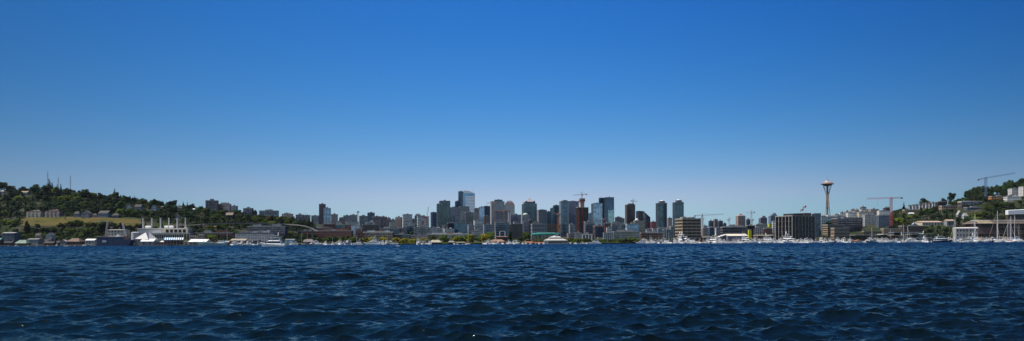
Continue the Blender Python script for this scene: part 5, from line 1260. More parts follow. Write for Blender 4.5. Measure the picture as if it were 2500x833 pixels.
def deckhouse(mb, x0, x1, w0, w1, z0, z1, fr=.35, ar=.1):
    """tapered cabin with raked front (towards +x)"""
    h = z1-z0
    return mb.add([(x0,-w0,z0),(x1,-w0*.8,z0),(x1,w0*.8,z0),(x0,w0,z0),(x0+ar*h,-w1*.86,z1),(x1-fr*h*2,-w1*.72,z1),(x1-fr*h*2,w1*.72,z1),(x0+ar*h,w1*.86,z1)],
        [(0,3,2,1),(4,5,6,7),(0,1,5,4),(1,2,6,5),(2,3,7,6),(3,0,4,7)])
def band(mb, x0, x1, w0, z0, z1, fr=.35):
    h = z1-z0
    return mb.add([(x0,-w0-.04,z0),(x1+.05,-w0*.8-.04,z0),(x1+.05,w0*.8+.04,z0),(x0,w0+.04,z0),(x0,-w0*.93,z1),(x1-fr*h*2+.06,-w0*.78,z1),(x1-fr*h*2+.06,w0*.78,z1),(x0,w0*.93,z1)],
        [(0,3,2,1),(4,5,6,7),(0,1,5,4),(1,2,6,5),(2,3,7,6),(3,0,4,7)])
def rail(mb, pts, h=.8, r=.035):
    for p, q in zip(pts[:-1], pts[1:]): mb.tube((p[0],p[1],p[2]+h),(q[0],q[1],q[2]+h),r,n=3)
    for p in pts: mb.tube(p,(p[0],p[1],p[2]+h),r,n=3)
    return mb
def make_cruiser(L=11, canvas='white', fly=True, hullm=GEL):
    t = thing('cabin_cruiser','proto','boat'); B = L*.32; hs=L*.085+.25; hb=L*.13+.35
    hull(L,B,hs,hb).obj('hull', hullm, t)
    MB().box(-L*.5,L*.3,-B*.43,-B*.44,hs*.62,hs*.66).obj('hull_stripe', CANV['blue'], t)
    w = B*.40; z0 = hs+.1; z1 = z0+L*.085
    deckhouse(MB(),-L*.12,L*.30,w,w*.9,z0,z1).obj('cabin', GEL, t)
    band(MB(),-L*.10,L*.285,w*.97,z0+(z1-z0)*.35,z0+(z1-z0)*.8).obj('cabin_window', BW, t)
    z2 = z1+L*.1
    if fly:
        deckhouse(MB(),-L*.14,L*.12,w*.95,w*.85,z1,z2,.25).obj('wheelhouse', GEL, t)
        band(MB(),-L*.12,L*.115,w*.9,z1+(z2-z1)*.3,z1+(z2-z1)*.75,.25).obj('windshield', BW, t)
    else:
        deckhouse(MB(),L*.0,L*.13,w*.9,w*.7,z1,z1+L*.045,.6).obj('windshield', BW, t); z2 = z1+L*.05
    zc = z2+ (.75 if fly else .7)
    MB().box(-L*.30,-L*.0,-w,w,zc,zc+.1).box(-L*.02,0,-w,w,zc-.35,zc).obj('canopy', CANV[canvas], t)
    mb = MB()
    for x in (-L*.29,-L*.02):
        for y in (-w*.95,w*.95): mb.tube((x,y,z0),(x,y,zc),.04,n=4)
    mb.obj('canopy_frame', ALU, t)
    if canvas != 'white': MB().box(-L*.47,-L*.14,-w,-w*.97,hs+.1,hs+L*.07).box(-L*.47,-L*.14,w*.97,w,hs+.1,hs+L*.07).box(-L*.47,-L*.14,-w,w,hs+L*.07,hs+L*.08).obj('cockpit_cover', CANV[canvas], t)
    rail(MB(),[(L*(.1+.07*i),s*B*.46*(1-max(0,(.1+.07*i)/.62)**2.4),hs+(hb-hs)*(.6+.07*i)**2+.1) for s in (1,) for i in range(6)],.6).obj('rail', ALU, t)
    MB().path([(-L*.10,-w*.8,z2),(-L*.13,-w*.6,z2+1.3),(-L*.13,w*.6,z2+1.3),(-L*.10,w*.8,z2)],[.07,.07,.07,.07],4).lathe([(.28,z2+1.35),(.28,z2+1.6),(.05,z2+1.65)],10,cx=-L*.13).obj('radar_arch', GEL, t)
    MB().tube((-L*.12,w*.7,z2),(-L*.16,w*.7,z2+2.8),.03,.015,n=3).obj('antenna', GEL, t)
    return t
def make_sail(L=10.5, cover='blue', hullm=GEL, mh=14.0):
    t = thing('sailboat','proto','sailboat'); B=L*.29
    hull(L,B,.95,1.25,rake=.14,transom=.6,fine=1.9).obj('hull', hullm, t)
    MB().box(-L*.45,L*.25,-B*.44,-B*.45,.62,.7).obj('hull_stripe', CANV['blue'], t)
    deckhouse(MB(),-L*.12,L*.24,B*.28,B*.24,1.05,1.55,.8).obj('cabin', GEL, t)
    band(MB(),-L*.09,L*.2,B*.275,1.2,1.38,.8).obj('cabin_window', BW, t)
    mx = L*.06
    MB().tube((mx,0,1.0),(mx,0,mh),.15,.10,6).tube((mx,-1.0,mh*.55),(mx,1.0,mh*.55),.05,n=4).tube((mx,-.7,mh*.8),(mx,.7,mh*.8),.04,n=4).obj('mast', ALU, t)
    bo = MB().tube((mx,0,2.2),(-L*.36,0,2.3),.07,n=5).obj('boom', ALU, t)
    MB().path([(mx-.1,0,2.75),(-L*.12,0,2.6),(-L*.34,0,2.42)],[.16,.27,.12],8).obj('sail_cover', CANV[cover], bo)
    mb = MB()
    for p in ((L*.46,0,1.25),(-L*.48,0,1.0),(mx-.1,B*.47,1.1),(mx-.1,-B*.47,1.1)): mb.tube(p,(mx,0,mh*.97),.013,n=3)
    mb.obj('rigging', ALU, t)
    MB().tube((L*.455,0,1.5),(mx+.25,0,mh*.93),.05,.03,5).obj('furled_jib', CANV['white' if cover=='blue' else cover], t)
    rail(MB(),[(-L*.45+L*.9*i/7,-B*.47*(1-max(0,(i/7-.45)/.58)**2.4),1.05+.2*i/7) for i in range(8)],.6,.025).obj('rail', ALU, t)
    deckhouse(MB(),-L*.20,-L*.10,B*.27,B*.24,1.3,2.15,.5).obj('spray_hood', CANV[cover], t)
    return t
def make_speed(L=6.5, hullm=GEL, canvas=None):
    t = thing('motorboat','proto','boat'); B=L*.33
    hull(L,B,.75,1.05,rake=.2).obj('hull', hullm, t)
    MB().box(-L*.42,L*.06,-B*.30,B*.30,.78,.9).obj('cockpit_floor', WOOD, t)
    me = MB().box(-.35,.25,-.25,.25,.88,1.25).box(-.4,-.28,-.25,.25,1.25,1.65).mesh('seat', CANV['white'])
    part_copy(me,'seat',t,(-L*.1,.5,0)); part_copy(me,'seat',t,(-L*.1,-.5,0))
    MB().add([(L*.02,-B*.36,.9),(L*.13,-B*.2,.9),(L*.13,B*.2,.9),(L*.02,B*.36,.9),(-L*.03,-B*.34,1.5),(L*.04,-B*.2,1.55),(L*.04,B*.2,1.55),(-L*.03,B*.34,1.5)],[(0,1,5,4),(1,2,6,5),(2,3,7,6)]).obj('windshield', BW, t)
    MB().box(-L*.5-.5,-L*.5-.02,-.25,.25,.3,1.35).tube((-L*.5-.3,0,.3),(-L*.5-.3,0,-.3),.1).obj('outboard_motor', CANV['black'], t)
    if canvas: MB().box(-L*.42,L*.02,-B*.42,B*.42,1.6,1.75).tube((-L*.4,-B*.4,.8),(-L*.4,-B*.4,1.6),.04).tube((-L*.4,B*.4,.8),(-L*.4,B*.4,1.6),.04).obj('canopy', CANV[canvas], t)
    return t
def make_yacht(L=22, hullm=GEL, decks=2, tall=1.0, dome=True, name='motor_yacht'):
    t = thing(name,'proto','yacht'); B=L*.25; hs=L*.075+.5; hb=L*.12+.9
    hull(L,B,hs,hb,rake=.14,n=18).obj('hull', hullm, t)
    z=hs+.1; w=B*.42; x0=-L*.36; x1=L*.26
    me = MB().lathe([(.22,-.02),(.22,.05)],10).mesh('porthole', BW)
    for i in range(5):
        o=part_copy(me,'porthole',t,(-L*.2+i*L*.09,-B*.47*(1 if i<4 else .93),hs*.55)); o.rotation_euler=(PI/2,0,0)
    for k in range(decks):
        h=L*.085*tall+.35
        deckhouse(MB(),x0,x1,w,w*.93,z,z+h,.42).obj('deckhouse', GEL, t)
        band(MB(),x0+L*.03,x1-.1,w*.985,z+h*.36,z+h*.76,.42).obj('window_band', BW, t)
        MB().box(x0-L*.06,x1-L*.10,-w*1.06,w*1.06,z+h+.003,z+h+.14).obj('deck', GEL, t)
        rail(MB(),[(x0-L*.055+i*L*.055,-w*1.04,z+h+.14) for i in range(8)],.7,.04).obj('rail', ALU, t)
        z+=h+.14; x0+=L*.05; x1-=L*.13; w*=.86
    MB().box(x0+.5,x0+L*.2,-w,w,z+1.7,z+1.85).tube((x0+1,-w*.9,z),(x0+1,-w*.9,z+1.7),.06).tube((x0+1,w*.9,z),(x0+1,w*.9,z+1.7),.06).tube((x0+L*.18,-w*.9,z),(x0+L*.18,-w*.9,z+1.7),.06).tube((x0+L*.18,w*.9,z),(x0+L*.18,w*.9,z+1.7),.06).obj('hardtop', GEL, t)
    MB().add([(x1-.6,-w*.8,z),(x1-.1,-w*.5,z),(x1-.1,w*.5,z),(x1-.6,w*.8,z),(x1-1.2,-w*.8,z+.8),(x1-.9,-w*.5,z+.8),(x1-.9,w*.5,z+.8),(x1-1.2,w*.8,z+.8)],[(0,1,5,4),(1,2,6,5),(2,3,7,6)]).obj('windshield', BW, t)
    a=MB().path([(x0+L*.05,-w*.6,z+1.85),(x0+L*.03,-w*.3,z+3.1),(x0+L*.03,w*.3,z+3.1),(x0+L*.05,w*.6,z+1.85)],[.12]*4,5).tube((x0+L*.03,0,z+3.1),(x0+L*.01,0,z+5.2),.08,.03).obj('radar_mast', GEL, t)
    if dome: MB().lathe([(.1,z+3.15),(.42,z+3.4),(.42,z+3.7),(.1,z+3.95)],12,cx=x0+L*.03).obj('radar_dome', GEL, a)
    return t
def make_work(L=13, hullm=GELK):
    t = thing('work_boat','proto','boat'); B=L*.3
    hull(L,B,1.2,2.3,rake=.08,fine=2.6).obj('hull', hullm, t)
    deckhouse(MB(),L*.02,L*.28,B*.3,B*.29,1.5,3.9,.05,0).obj('wheelhouse', GEL, t)
    band(MB(),L*.04,L*.27,B*.3,2.9,3.5,.05).obj('window_band', BW, t)
    MB().box(0,L*.3,-B*.33,B*.33,3.903,4.05).obj('wheelhouse_roof', CANV['red'], t)
    MB().tube((L*.0,0,1.3),(L*.0,0,8.5),.13,.07).tube((0,0,3.5),(-L*.35,0,6.2),.09,.06).tube((0,0,8),(-L*.35,0,6.2),.03).obj('mast', ALU, t)
    MB().box(-L*.4,-L*.15,-B*.3,B*.3,1.25,2.0).obj('deck_hatch', WOOD, t)
    rail(MB(),[(-L*.48+L*.1*i,-B*.46,1.3) for i in range(5)],.7,.04).obj('rail', ALU, t)
    return t
def make_houseboat(w=9, roofm='orange'):
    t = thing('houseboat','proto','houseboat')
    MB().box(-w/2,w/2,-4,4,-.3,.5).obj('float', WL['dbrown'], t)
    MB().box(-w*.42,w*.42,-3.2,3.4,.5,3.6).xz([(-w*.42,3.6),(0,5.2),(w*.42,3.6)],-3.2,3.4).obj('wall', WL['white'], t)
    MB().xz([(-w*.5,3.3),(-w*.5,3.55),(0,5.6),(w*.5,3.55),(w*.5,3.3),(0,5.3)],-4.2,4).obj('roof', CANV[roofm], t)
    me = MB().box(-.5,.5,-.06,.02,-.5,.5).mesh('window', BW)
    for x in (-.26,.26): part_copy(me,'window',t,(w*x,-3.2,2.2))
    MB().box(-.45,.45,-3.27,-3.2,.5,2.6).obj('door', WL['red'], t)
    rail(MB(),[(-w*.48+w*.96*i/5,-3.9,.5) for i in range(6)],.9,.04).obj('rail', WL['white'], t)
    return t
P = {}
P['white cabin cruiser with upper bridge'] = make_cruiser(12,'white',True)
P['low white cabin cruiser'] = make_cruiser(9.5,'white',False)
P['cabin cruiser with blue canvas'] = make_cruiser(10.5,'blue',True)
P['cabin cruiser with tan canvas'] = make_cruiser(10,'tan',False)
P['cabin cruiser with red canvas'] = make_cruiser(9.5,'red',False)
P['cabin cruiser with grey canvas'] = make_cruiser(11,'grey',True)
P['cabin cruiser with green canvas'] = make_cruiser(9,'green',False)
P['navy-hulled cabin cruiser'] = make_cruiser(12,'white',True,GELB)
P['sailboat with blue sail cover'] = make_sail(10.5,'blue')
P['sailboat with tan sail cover'] = make_sail(11.5,'tan',mh=16)
P['dark-hulled sailboat'] = make_sail(11.5,'grey',GELB,15)
P['small open white motorboat'] = make_speed(6.5)
P['small motorboat with blue top'] = make_speed(7,canvas='blue')
P['white motor yacht'] = make_yacht(18)
P['black-hulled work boat'] = make_work(13)
PROTOS += list(P.values())
for i, p in enumerate(PROTOS): p.location = (0, -300-40*i, 0)
MARK = [(-99,8,'the teal-roofed boathouse'),(8,62,'the blue-grey industrial building'),(62,108,'the plain grey shed'),(108,166,'the dark low boathouse'),(166,212,'the brown hipped boathouse roof'),(212,330,'the blue ship'),
 (330,400,'the white triangular hall'),(400,460,'the striped awning'),(460,560,'the white-roofed boat shed'),(560,612,'the tan-roofed long building'),(612,690,'the panelled storage block'),(690,728,'the pale box shed'),(728,775,'the violet-roofed clubhouse'),
 (775,842,'the dark shore trees'),(842,880,'the tall bright shore tree'),(880,975,'the yellow-green shore bushes'),(975,1045,'the centre-left green bank'),(1045,1092,'the beige gabled pavilion'),(1092,1150,'the grey-roofed kiosk'),(1150,1195,'the small lawn'),(1195,1236,'the orange-brown hipped roof'),(1236,1300,'the tall dark poplar'),
 (1300,1330,'the low red-brown shed'),(1330,1392,'the white lakeside pavilion'),(1392,1440,'the portal frame'),(1440,1562,'the green park shore'),(1562,1605,'the tan low block'),(1605,1647,'the tall grey poles'),(1647,1712,'the brown concrete offices'),(1712,1746,'the low quay restaurant'),
 (1746,1775,'the stepped white gables'),(1775,1826,'the cream-roofed shed'),(1826,1840,'the yellow slab'),(1840,1892,'the speckled apartments'),(1892,1935,'the lit side of the dark glass offices'),(1935,2004,'the dark front of the glass offices'),(2004,2040,'the brown banded terrace'),(2040,2086,'the cream fine-banded offices'),
 (2086,2112,'the orange-roofed houseboat'),(2112,2150,'the low pale-roofed strip building'),(2150,2185,'the ribbed shed'),(2185,2250,'the dark brown warehouse'),(2250,2290,'the marina trees'),(2290,2326,'the grey-walled house'),(2326,2388,'the white boathouse'),(2388,2426,'the tan roof panel'),(2426,2600,'the big dark brown building')]
ORD = ['first','second','third','fourth','fifth','sixth','seventh','eighth','ninth','tenth','eleventh','twelfth']
BOATS = []
def put_boat(kind, px, Y, yaw, s=1.0, label=None, z=0.0, group='boats moored along the shore'):
    r = dup(P[kind], (xat(px, Y), Y, z), R(yaw), (s,s,s), cat='sailboat' if 'sailboat' in kind else 'boat')
    r['group'] = group
    if label: r['label'] = label; r['_done'] = 1
    BOATS.append([px, kind, r, label]); return r
rb = random.Random(21)
white = ['white cabin cruiser with upper bridge','low white cabin cruiser','white cabin cruiser with upper bridge','low white cabin cruiser','cabin cruiser with blue canvas','cabin cruiser with tan canvas','cabin cruiser with grey canvas','cabin cruiser with red canvas','small open white motorboat','small motorboat with blue top','navy-hulled cabin cruiser']
def row(x0, x1, step, off, kinds, jit=.3, sc=(.85,1.2), skip=()):
    px = x0
    while px < x1:
        if not any(a < px < b for a, b in skip):
            Y = shore(px)+off+rb.uniform(-5, 5)
            yw = rb.choice([-90,-70,-55,-50,-45,-60,-40,125,130,115,-100,180,-30])+rb.uniform(-10,10)
            put_boat(rb.choice(kinds), px, Y, yw, rb.uniform(*sc))
        px += step*rb.uniform(1-jit, 1+jit)
big = [(1784,1802),(1955,1977),(2083,2112),(2110,2142),(2270,2332)]
row(1564, 2500, 10.5, -30, white, skip=big, sc=(1.35,1.85))
row(1570, 2500, 11, -8, white+['white motor yacht'], skip=[(2083,2110)], sc=(1.6,2.1))
row(566, 634, 8.5, -14, white[:9], sc=(1.3,1.8))
row(697, 860, 8.5, -12, white[:9]+['cabin cruiser with green canvas'], skip=[(730,760)], sc=(1.2,1.7))
row(926, 970, 8, -12, white[:8], sc=(1.3,1.7))
row(1022, 1052, 7, -12, white[:8], sc=(1.3,1.7))
row(1110, 1150, 12, -10, white[:9])
row(1184, 1262, 8.5, -10, white[:6], sc=(1.2,1.6))
row(1276, 1345, 11, -9, white[:10], sc=(.6,.85))
row(1374, 1440, 10, -9, white[:10], sc=(.7,1.0))
row(20, 230, 22, -8, white[3:], sc=(.7,1.0))
# sailboats: px, mast top, Y offset, kind, yaw
for px, t_, kd, yw in ((737.5,569,'dark-hulled sailboat',175),(812,580,'sailboat with blue sail cover',-90),(871,573,'sailboat with tan sail cover',-85),(647,576,'sailboat with blue sail cover',-90),(657,580,'sailboat with tan sail cover',90),(1586.5,574,'sailboat with blue sail cover',-80),(1590.5,576,'sailboat with tan sail cover',-100),(1608.5,576,'sailboat with blue sail cover',-90),
      (1618.5,572,'dark-hulled sailboat',-85),(1812.5,564,'sailboat with blue sail cover',-95),(1849,573,'sailboat with tan sail cover',-90),(2204.8,548,'sailboat with tan sail cover',-90),(2214.8,552,'sailboat with blue sail cover',-85),(2334,534,'sailboat with blue sail cover',-160),(2384,523,'sailboat with tan sail cover',170),(2377,541,'sailboat with blue sail cover',-90),
      (2433.5,545,'sailboat with blue sail cover',-100),(2439,515,'sailboat with tan sail cover',175),(2459,541,'dark-hulled sailboat',-90),(2464,546,'sailboat with blue sail cover',-60),(2471.5,528,'sailboat with blue sail cover',160),(2475.5,526,'sailboat with tan sail cover',-90),(2486,548,'sailboat with tan sail cover',-80),(2127,556,'sailboat with blue sail cover',-90),(2173,560,'dark-hulled sailboat',-90)):
    Y = shore(px)-20 if px < 2300 else shore(px)-26
    m0 = {'dark-hulled sailboat':15,'sailboat with blue sail cover':14,'sailboat with tan sail cover':16}[kd]
    s = (zat(px,t_,Y))/m0
    put_boat(kd, px, Y, yw, s)
# particular vessels
def vessel(o, label, px, Y, yaw, cat, name=None):
    o.location = (xat(px,Y),Y,0); o.rotation_euler = (0,0,R(yaw)); o['label']=label; o['category']=cat
    return o
vessel(make_yacht(23,GEL,2,1.15),'big white motor yacht under way in front of the left marina',665,610,172,'yacht')
vessel(make_yacht(25,GEL,3,.8),'sleek white superyacht with sweeping decks before yellow-green bushes',908,1035,176,'yacht')
vessel(make_yacht(16,GEL,2),'white yacht moored just left of the sleek superyacht',873,1085,176,'yacht')
vessel(make_yacht(20,GEL,2,.9),'long white yacht moored along the green park shore',1452,1125,176,'yacht')
vessel(make_yacht(34,GELB,2,1.15),'large white yacht with dark blue hull left of the white boathouse',2302,1300,-8,'yacht')
vessel(make_yacht(17,GEL,2),'white flybridge yacht showing its stern before the glass offices',1966,1255,120,'yacht')
vessel(make_yacht(16,GEL,2),'white yacht with tall bridge before the cream-roofed shed',1792,1225,165,'yacht')
vessel(make_yacht(22,mat('hull_slate',(.10,.16,.24),.5),1,1.0),'long blue-grey hulled yacht right of the orange-roofed houseboat',2128,1290,178,'yacht')
vessel(make_yacht(14,GEL,2,1.1),'white ferry-like boat with tower at the centre-left green bank',1019,1085,-80,'boat')
vessel(make_houseboat(15,'orange'),'white houseboat with bright orange roof in the right marina',2096,1292,-8,'houseboat')
vessel(make_houseboat(13,'grey'),'dark slate-roofed houseboat beside the orange-roofed one',2080,1300,6,'houseboat')
vessel(make_speed(8),'white speedboat crossing before the dark left boathouses',165,930,8,'boat')
vessel(make_speed(6.5),'little white motorboat near the far left boathouses',40.5,1010,10,'boat')
vessel(make_work(16),'white and red work boat moored left of the blue ship',224,1120,178,'boat')
vessel(make_work(19,GELK),'long black-hulled vessel moored in the left marina',745,1045,178,'boat')
vessel(make_yacht(30,GEL,1,1.0),'long low white yacht moored before the white boathouse',2353,1318,176,'yacht')
vessel(make_yacht(19,GEL,2),'white flybridge yacht among masts at the big dark brown building',2402,1322,-55,'yacht')
vessel(make_yacht(18,GEL,2),'white yacht beside sailboats near the right edge',2449,1322,128,'yacht')
# pale green ship
t = thing('cargo_ship','pale green old ship with bow to the left, moored by boat shed','ship',(xat(517,1055),1055,0),R(178)); L=44
hull(L,9,3.8,5.8,rake=.09,n=18,fine=2.6).obj('hull', GELG, t)
deckhouse(MB(),-L*.42,-L*.22,3.2,3.0,4.0,7.0,.1).obj('deckhouse', GEL, t); band(MB(),-L*.40,-L*.225,3.2,5.6,6.4,.1).obj('window_band', BW, t)
MB().tube((-L*.22,0,4),(-L*.16,0,13),.25,.15).tube((-L*.2,0,5),(-L*.02,0,10),.18,.12).tube((-L*.16,0,13),(-L*.02,0,10),.06).obj('mast', WL['rust'], t)
MB().tube((L*.28,0,5),(L*.28,0,12.5),.25,.12).tube((L*.28,0,5.5),(L*.1,0,10),.15,.1).obj('mast', WL['cream'], t)
MB().box(-L*.12,L*.2,-2.6,2.6,4.3,5.2).obj('hatch', WL['rust'], t)
rail(MB(),[(-L*.48+L*.09*i,-4.2,3.95+.15*(i/9)**2*10*.2) for i in range(9)],.9,.06).obj('rail', WL['cream'], t)
# blue drydock ship
t = thing('blue_ship','long dark blue ship with white deck line in the left shipyard','ship',(xat(284,1120),1120,0)); L=52
MB().xz([(-L/2,-.5),(L/2-5,-.5),(L/2,9.2),(L/2-14,9.2),(L/2-16,13.2),(-L/2,13.6)],-6,7).obj('hull', GELBL, t)
MB().box(-L/2-.2,L/2-16,-6.2,7.2,13.62,14.2).obj('deck', WL['lgrey'], t)
MB().box(-L/2+8,-L/2+14,-6.15,-6.0,5.4,8.6).obj('white_panel', WL['paleblue'], t)
MB().box(0,7,-4,4,9.4,15.6).box(2,5,-2,2,15.6,17.5).obj('deckhouse', WL['white'], t)
MB().tube((10,0,9),(10,0,19),.25,.12).obj('mast', WL['lgrey'], t)
MB().box(L/2-13,L/2-6,-5,5,9.3,11).obj('winch_house', WL['dgrey'], t)
rail(MB(),[(-L/2+2+4*i,-6,14.2) for i in range(9)],1.0,.07).obj('rail', WL['lgrey'], t)
# kayaks with paddlers
def person_mesh(m):
    mb = MB()
    mb.lathe([(.13,.0),(.17,.1),(.15,.3),(.21,.5),(.17,.56),(.065,.6),(.06,.66),(.085,.70),(.105,.79),(.10,.88),(.04,.93)],12,sy=.7)
    for s in (-1,1): mb.path([(0+0,s*.2,.5),(.12,s*.34,.34),(.38,s*.32,.36)],[.055,.045,.035],7)
    for s in (-1,1): mb.path([(.05,s*.09,.05),(.45,s*.1,.16),(.85,s*.08,.0)],[.09,.07,.045],7)
    return mb
for lb,plb,qlb,px,Y,ck,cp,yw in (('red kayak crossing in front of the sleek superyacht','person in red top seated paddling the red kayak','double-bladed paddle held over the red kayak',878,640,'red','red',8),
      ('pale kayak near the centre-left green bank','person in white top seated in the pale kayak','double-bladed paddle held over the pale kayak',972,660,'white','white',170)):
    A = xat(px,Y)
    t = thing('kayak',lb,'kayak',(A,Y,.05),R(yw),'kayaks out on the lake'); mb=MB(); L=4.6
    mb.path([(-L/2,0,.22),(-L*.3,0,.14),(0,0,.12),(L*.3,0,.14),(L/2,0,.24)],[.03,.2,.3,.2,.03],10).obj('hull', CANV[ck], t)
    MB().lathe([(.34,.38),(.36,.43),(.30,.44)],14,sx=1.4,sy=.8).obj('cockpit_rim', CANV['black'], t)
    p = thing('person',plb,'person',(A,Y,.32),R(yw)); person_mesh(None).obj('body', CANV[cp], p, smooth=True)
    MB().lathe([(.112,.80),(.115,.88),(.06,.96)],10).obj('hair', CANV['black'], p)
    q = thing('paddle',qlb,'paddle',(A,Y,.68),R(yw)); MB().tube((.4,-1.05,.3),(.4,1.05,-.22),.016).obj('shaft', CANV['black'], q)
    me = MB().box(-.01,.01,-.22,.22,-.09,.09).mesh('blade', CANV['white']); 
    b1 = part_copy(me,'blade',q,(.4,-1.2,.34)); b2 = part_copy(me,'blade',q,(.4,1.2,-.26))
# floating docks and pilings
n=0
for a,b_ in ((562,634),(700,765),(925,970),(1185,1262),(1565,1650),(1652,1745),(1748,1840),(1842,1940),(1942,2060),(2062,2180),(2182,2268),(2330,2400),(2402,2500)):
    c=(a+b_)/2; Y=shore(c)-5; hw=(b_-a)/2/F*Y
    lm=[m[2] for m in MARK if m[0]<=c<m[1]][0]
    t=thing('floating_dock','low weathered floating dock in front of '+lm.replace('the ','',1),'dock',(xat(c,Y),Y,0),math.atan2(shore(b_)-shore(a),2*hw)*0,'floating docks')
    MB().box(-hw,hw,-1.2,1.2,.15,.55).obj('deck', WOOD, t)
    me=MB().lathe([(.18,-2),(.18,2.6),(.05,2.8)],8).mesh('piling', WL['dbrown'])
    k=max(3,int(hw/8))
    for i in range(k): part_copy(me,'piling',t,(-hw+.5+(2*hw-1)*i/(k-1),1.5,0))
# boat labels
from collections import defaultdict
grp = defaultdict(list)
for px,kind,r,lb in BOATS:
    lm = [m[2] for m in MARK if m[0]<=px<m[1]][0]
    grp[(kind,lm)].append((px,r))
for (kind,lm),lst in grp.items():
    lst.sort(key=lambda t:t[0])
    for i,(px,r) in enumerate(lst):
        k2 = kind
        words = f"{kind} moored before {lm}"
        if len(lst)>1:
            words = f"{ORD[i]} {kind} from the left before {lm}"
        if len(words.split())>16: words = words.replace(' from the left','').replace(' with upper bridge','')
        r['label']=words
        if '_done' in r: del r['_done']
# ---------------------------------------------------------------- trees
def leafmat(name, c, hv=.045, ov=.5):
    m = bpy.data.materials.new(name); m.use_nodes=True; nt=m.node_tree; b=nt.nodes['Principled BSDF']
    b.inputs['Roughness'].default_value=.7; b.inputs['Specular IOR Level'].default_value=.15
    oi=nd(nt,'ShaderNodeObjectInfo'); geo=nd(nt,'ShaderNodeNewGeometry')
    n=nd(nt,'ShaderNodeTexNoise'); n.inputs['Scale'].default_value=.35; n.inputs['Detail'].default_value=3; nt.links.new(geo.outputs['Position'],n.inputs['Vector'])
    hs=nd(nt,'ShaderNodeHueSaturation'); hs.inputs['Color'].default_value=(*c,1)
    r1=nd(nt,'ShaderNodeMapRange'); r1.inputs['To Min'].default_value=1-ov; r1.inputs['To Max'].default_value=1+ov; nt.links.new(oi.outputs['Random'],r1.inputs['Value'])
    r2=nd(nt,'ShaderNodeMapRange'); r2.inputs['From Min'].default_value=.3; r2.inputs['From Max'].default_value=.7; r2.inputs['To Min'].default_value=.65; r2.inputs['To Max'].default_value=1.4; nt.links.new(n.outputs['Fac'],r2.inputs['Value'])
    mu=nd(nt,'ShaderNodeMath',operation='MULTIPLY'); nt.links.new(r1.outputs[0],mu.inputs[0]); nt.links.new(r2.outputs[0],mu.inputs[1]); nt.links.new(mu.outputs[0],hs.inputs['Value'])
    wn=nd(nt,'ShaderNodeTexWhiteNoise',noise_dimensions='1D'); nt.links.new(oi.outputs['Random'],wn.inputs['W'])
    r3=nd(nt,'ShaderNodeMapRange'); r3.inputs['To Min'].default_value=.5-hv; r3.inputs['To Max'].default_value=.5+hv*.6; nt.links.new(wn.outputs['Value'],r3.inputs['Value']); nt.links.new(r3.outputs[0],hs.inputs['Hue'])
    nt.links.new(hs.outputs['Color'],b.inputs['Base Color'])
    tr=nd(nt,'ShaderNodeBsdfTranslucent'); nt.links.new(hs.outputs['Color'],tr.inputs['Color'])
    mx=nd(nt,'ShaderNodeMixShader'); mx.inputs['Fac'].default_value=.28; nt.links.new(b.outputs[0],mx.inputs[1]); nt.links.new(tr.outputs[0],mx.inputs[2])
    nt.links.new(mx.outputs[0],nt.nodes['Material Output'].inputs['Surface'])
    return m
LEAF = dict(under=leafmat('leaf_undergrowth',(.027,.043,.013),hv=0,ov=0),dark=leafmat('leaf_dark',(.030,.048,.016)), mid=leafmat('leaf_mid',(.062,.098,.018)), bright=leafmat('leaf_bright',(.12,.16,.02),hv=.02), yellow=leafmat('leaf_yellow',(.24,.22,.025),hv=.02), conifer=leafmat('leaf_conifer',(.018,.032,.018),hv=.02), rust=leafmat('leaf_rust',(.20,.095,.035),hv=.015))
BARK = mat('bark',(.07,.05,.035),.95)
def leaf_mesh(name, centres, n, size, rng, mtl, droop=0.0):
    """n leaf-sized faces spread through the shells of the clumps (cx,cy,cz,rx,rz)"""
    C_ = np.array(centres); wgt = C_[:,3]**2; wgt/=wgt.sum()
    k = rng.choice(len(C_), n, p=wgt); d = rng.normal(size=(n,3)); d/=np.linalg.norm(d,axis=1)[:,None]
    rad = rng.uniform(.6,1.06,n)**.6
    c = C_[k,:3]+d*np.stack([C_[k,3],C_[k,3],C_[k,4]],1)*rad[:,None]
    c += rng.normal(0,.12,(n,3))
    nrm = d+rng.normal(0,.55,(n,3)); nrm[:,2]+=.25; nrm/=np.linalg.norm(nrm,axis=1)[:,None]
    a = np.cross(nrm, rng.normal(size=(n,3))); a/=np.linalg.norm(a,axis=1)[:,None]; b = np.cross(nrm,a)
    s = size*rng.uniform(.6,1.35,n)[:,None]
    v = np.stack([c-a*s-b*s*.6, c+a*s-b*s*.5, c+a*s*.9+b*s*.6, c-a*s*.8+b*s*.7],1).reshape(-1,3).astype(np.float32)
    me = bpy.data.meshes.new(name); me.vertices.add(4*n); me.vertices.foreach_set('co', v.ravel())
    me.loops.add(4*n); me.loops.foreach_set('vertex_index', np.arange(4*n,dtype=np.int32)); me.polygons.add(n); me.polygons.foreach_set('loop_start', np.arange(0,4*n,4,dtype=np.int32)); me.update(calc_edges=True)
    me.materials.append(mtl); return me
def trunk(h, r, lean, rng, limbs=5, top=.8):
    mb=MB(); mb.path([(0,0,-1.5),(0,0,h*.2),(lean*.5,0,h*.5),(lean,0,h*top)],[r*1.3,r,r*.7,r*.2],7)
    for i in range(limbs):
        a=rng.uniform(0,2*PI); z0=h*rng.uniform(.25,.55); l=h*rng.uniform(.2,.33)
        mb.path([(lean*.4,0,z0),(lean*.4+math.cos(a)*l*.6,math.sin(a)*l*.6,z0+l*.55),(lean*.4+math.cos(a)*l,math.sin(a)*l,z0+l)],[r*.45,r*.3,r*.1],5)
    return mb.mesh('trunk', BARK)
TP = {}
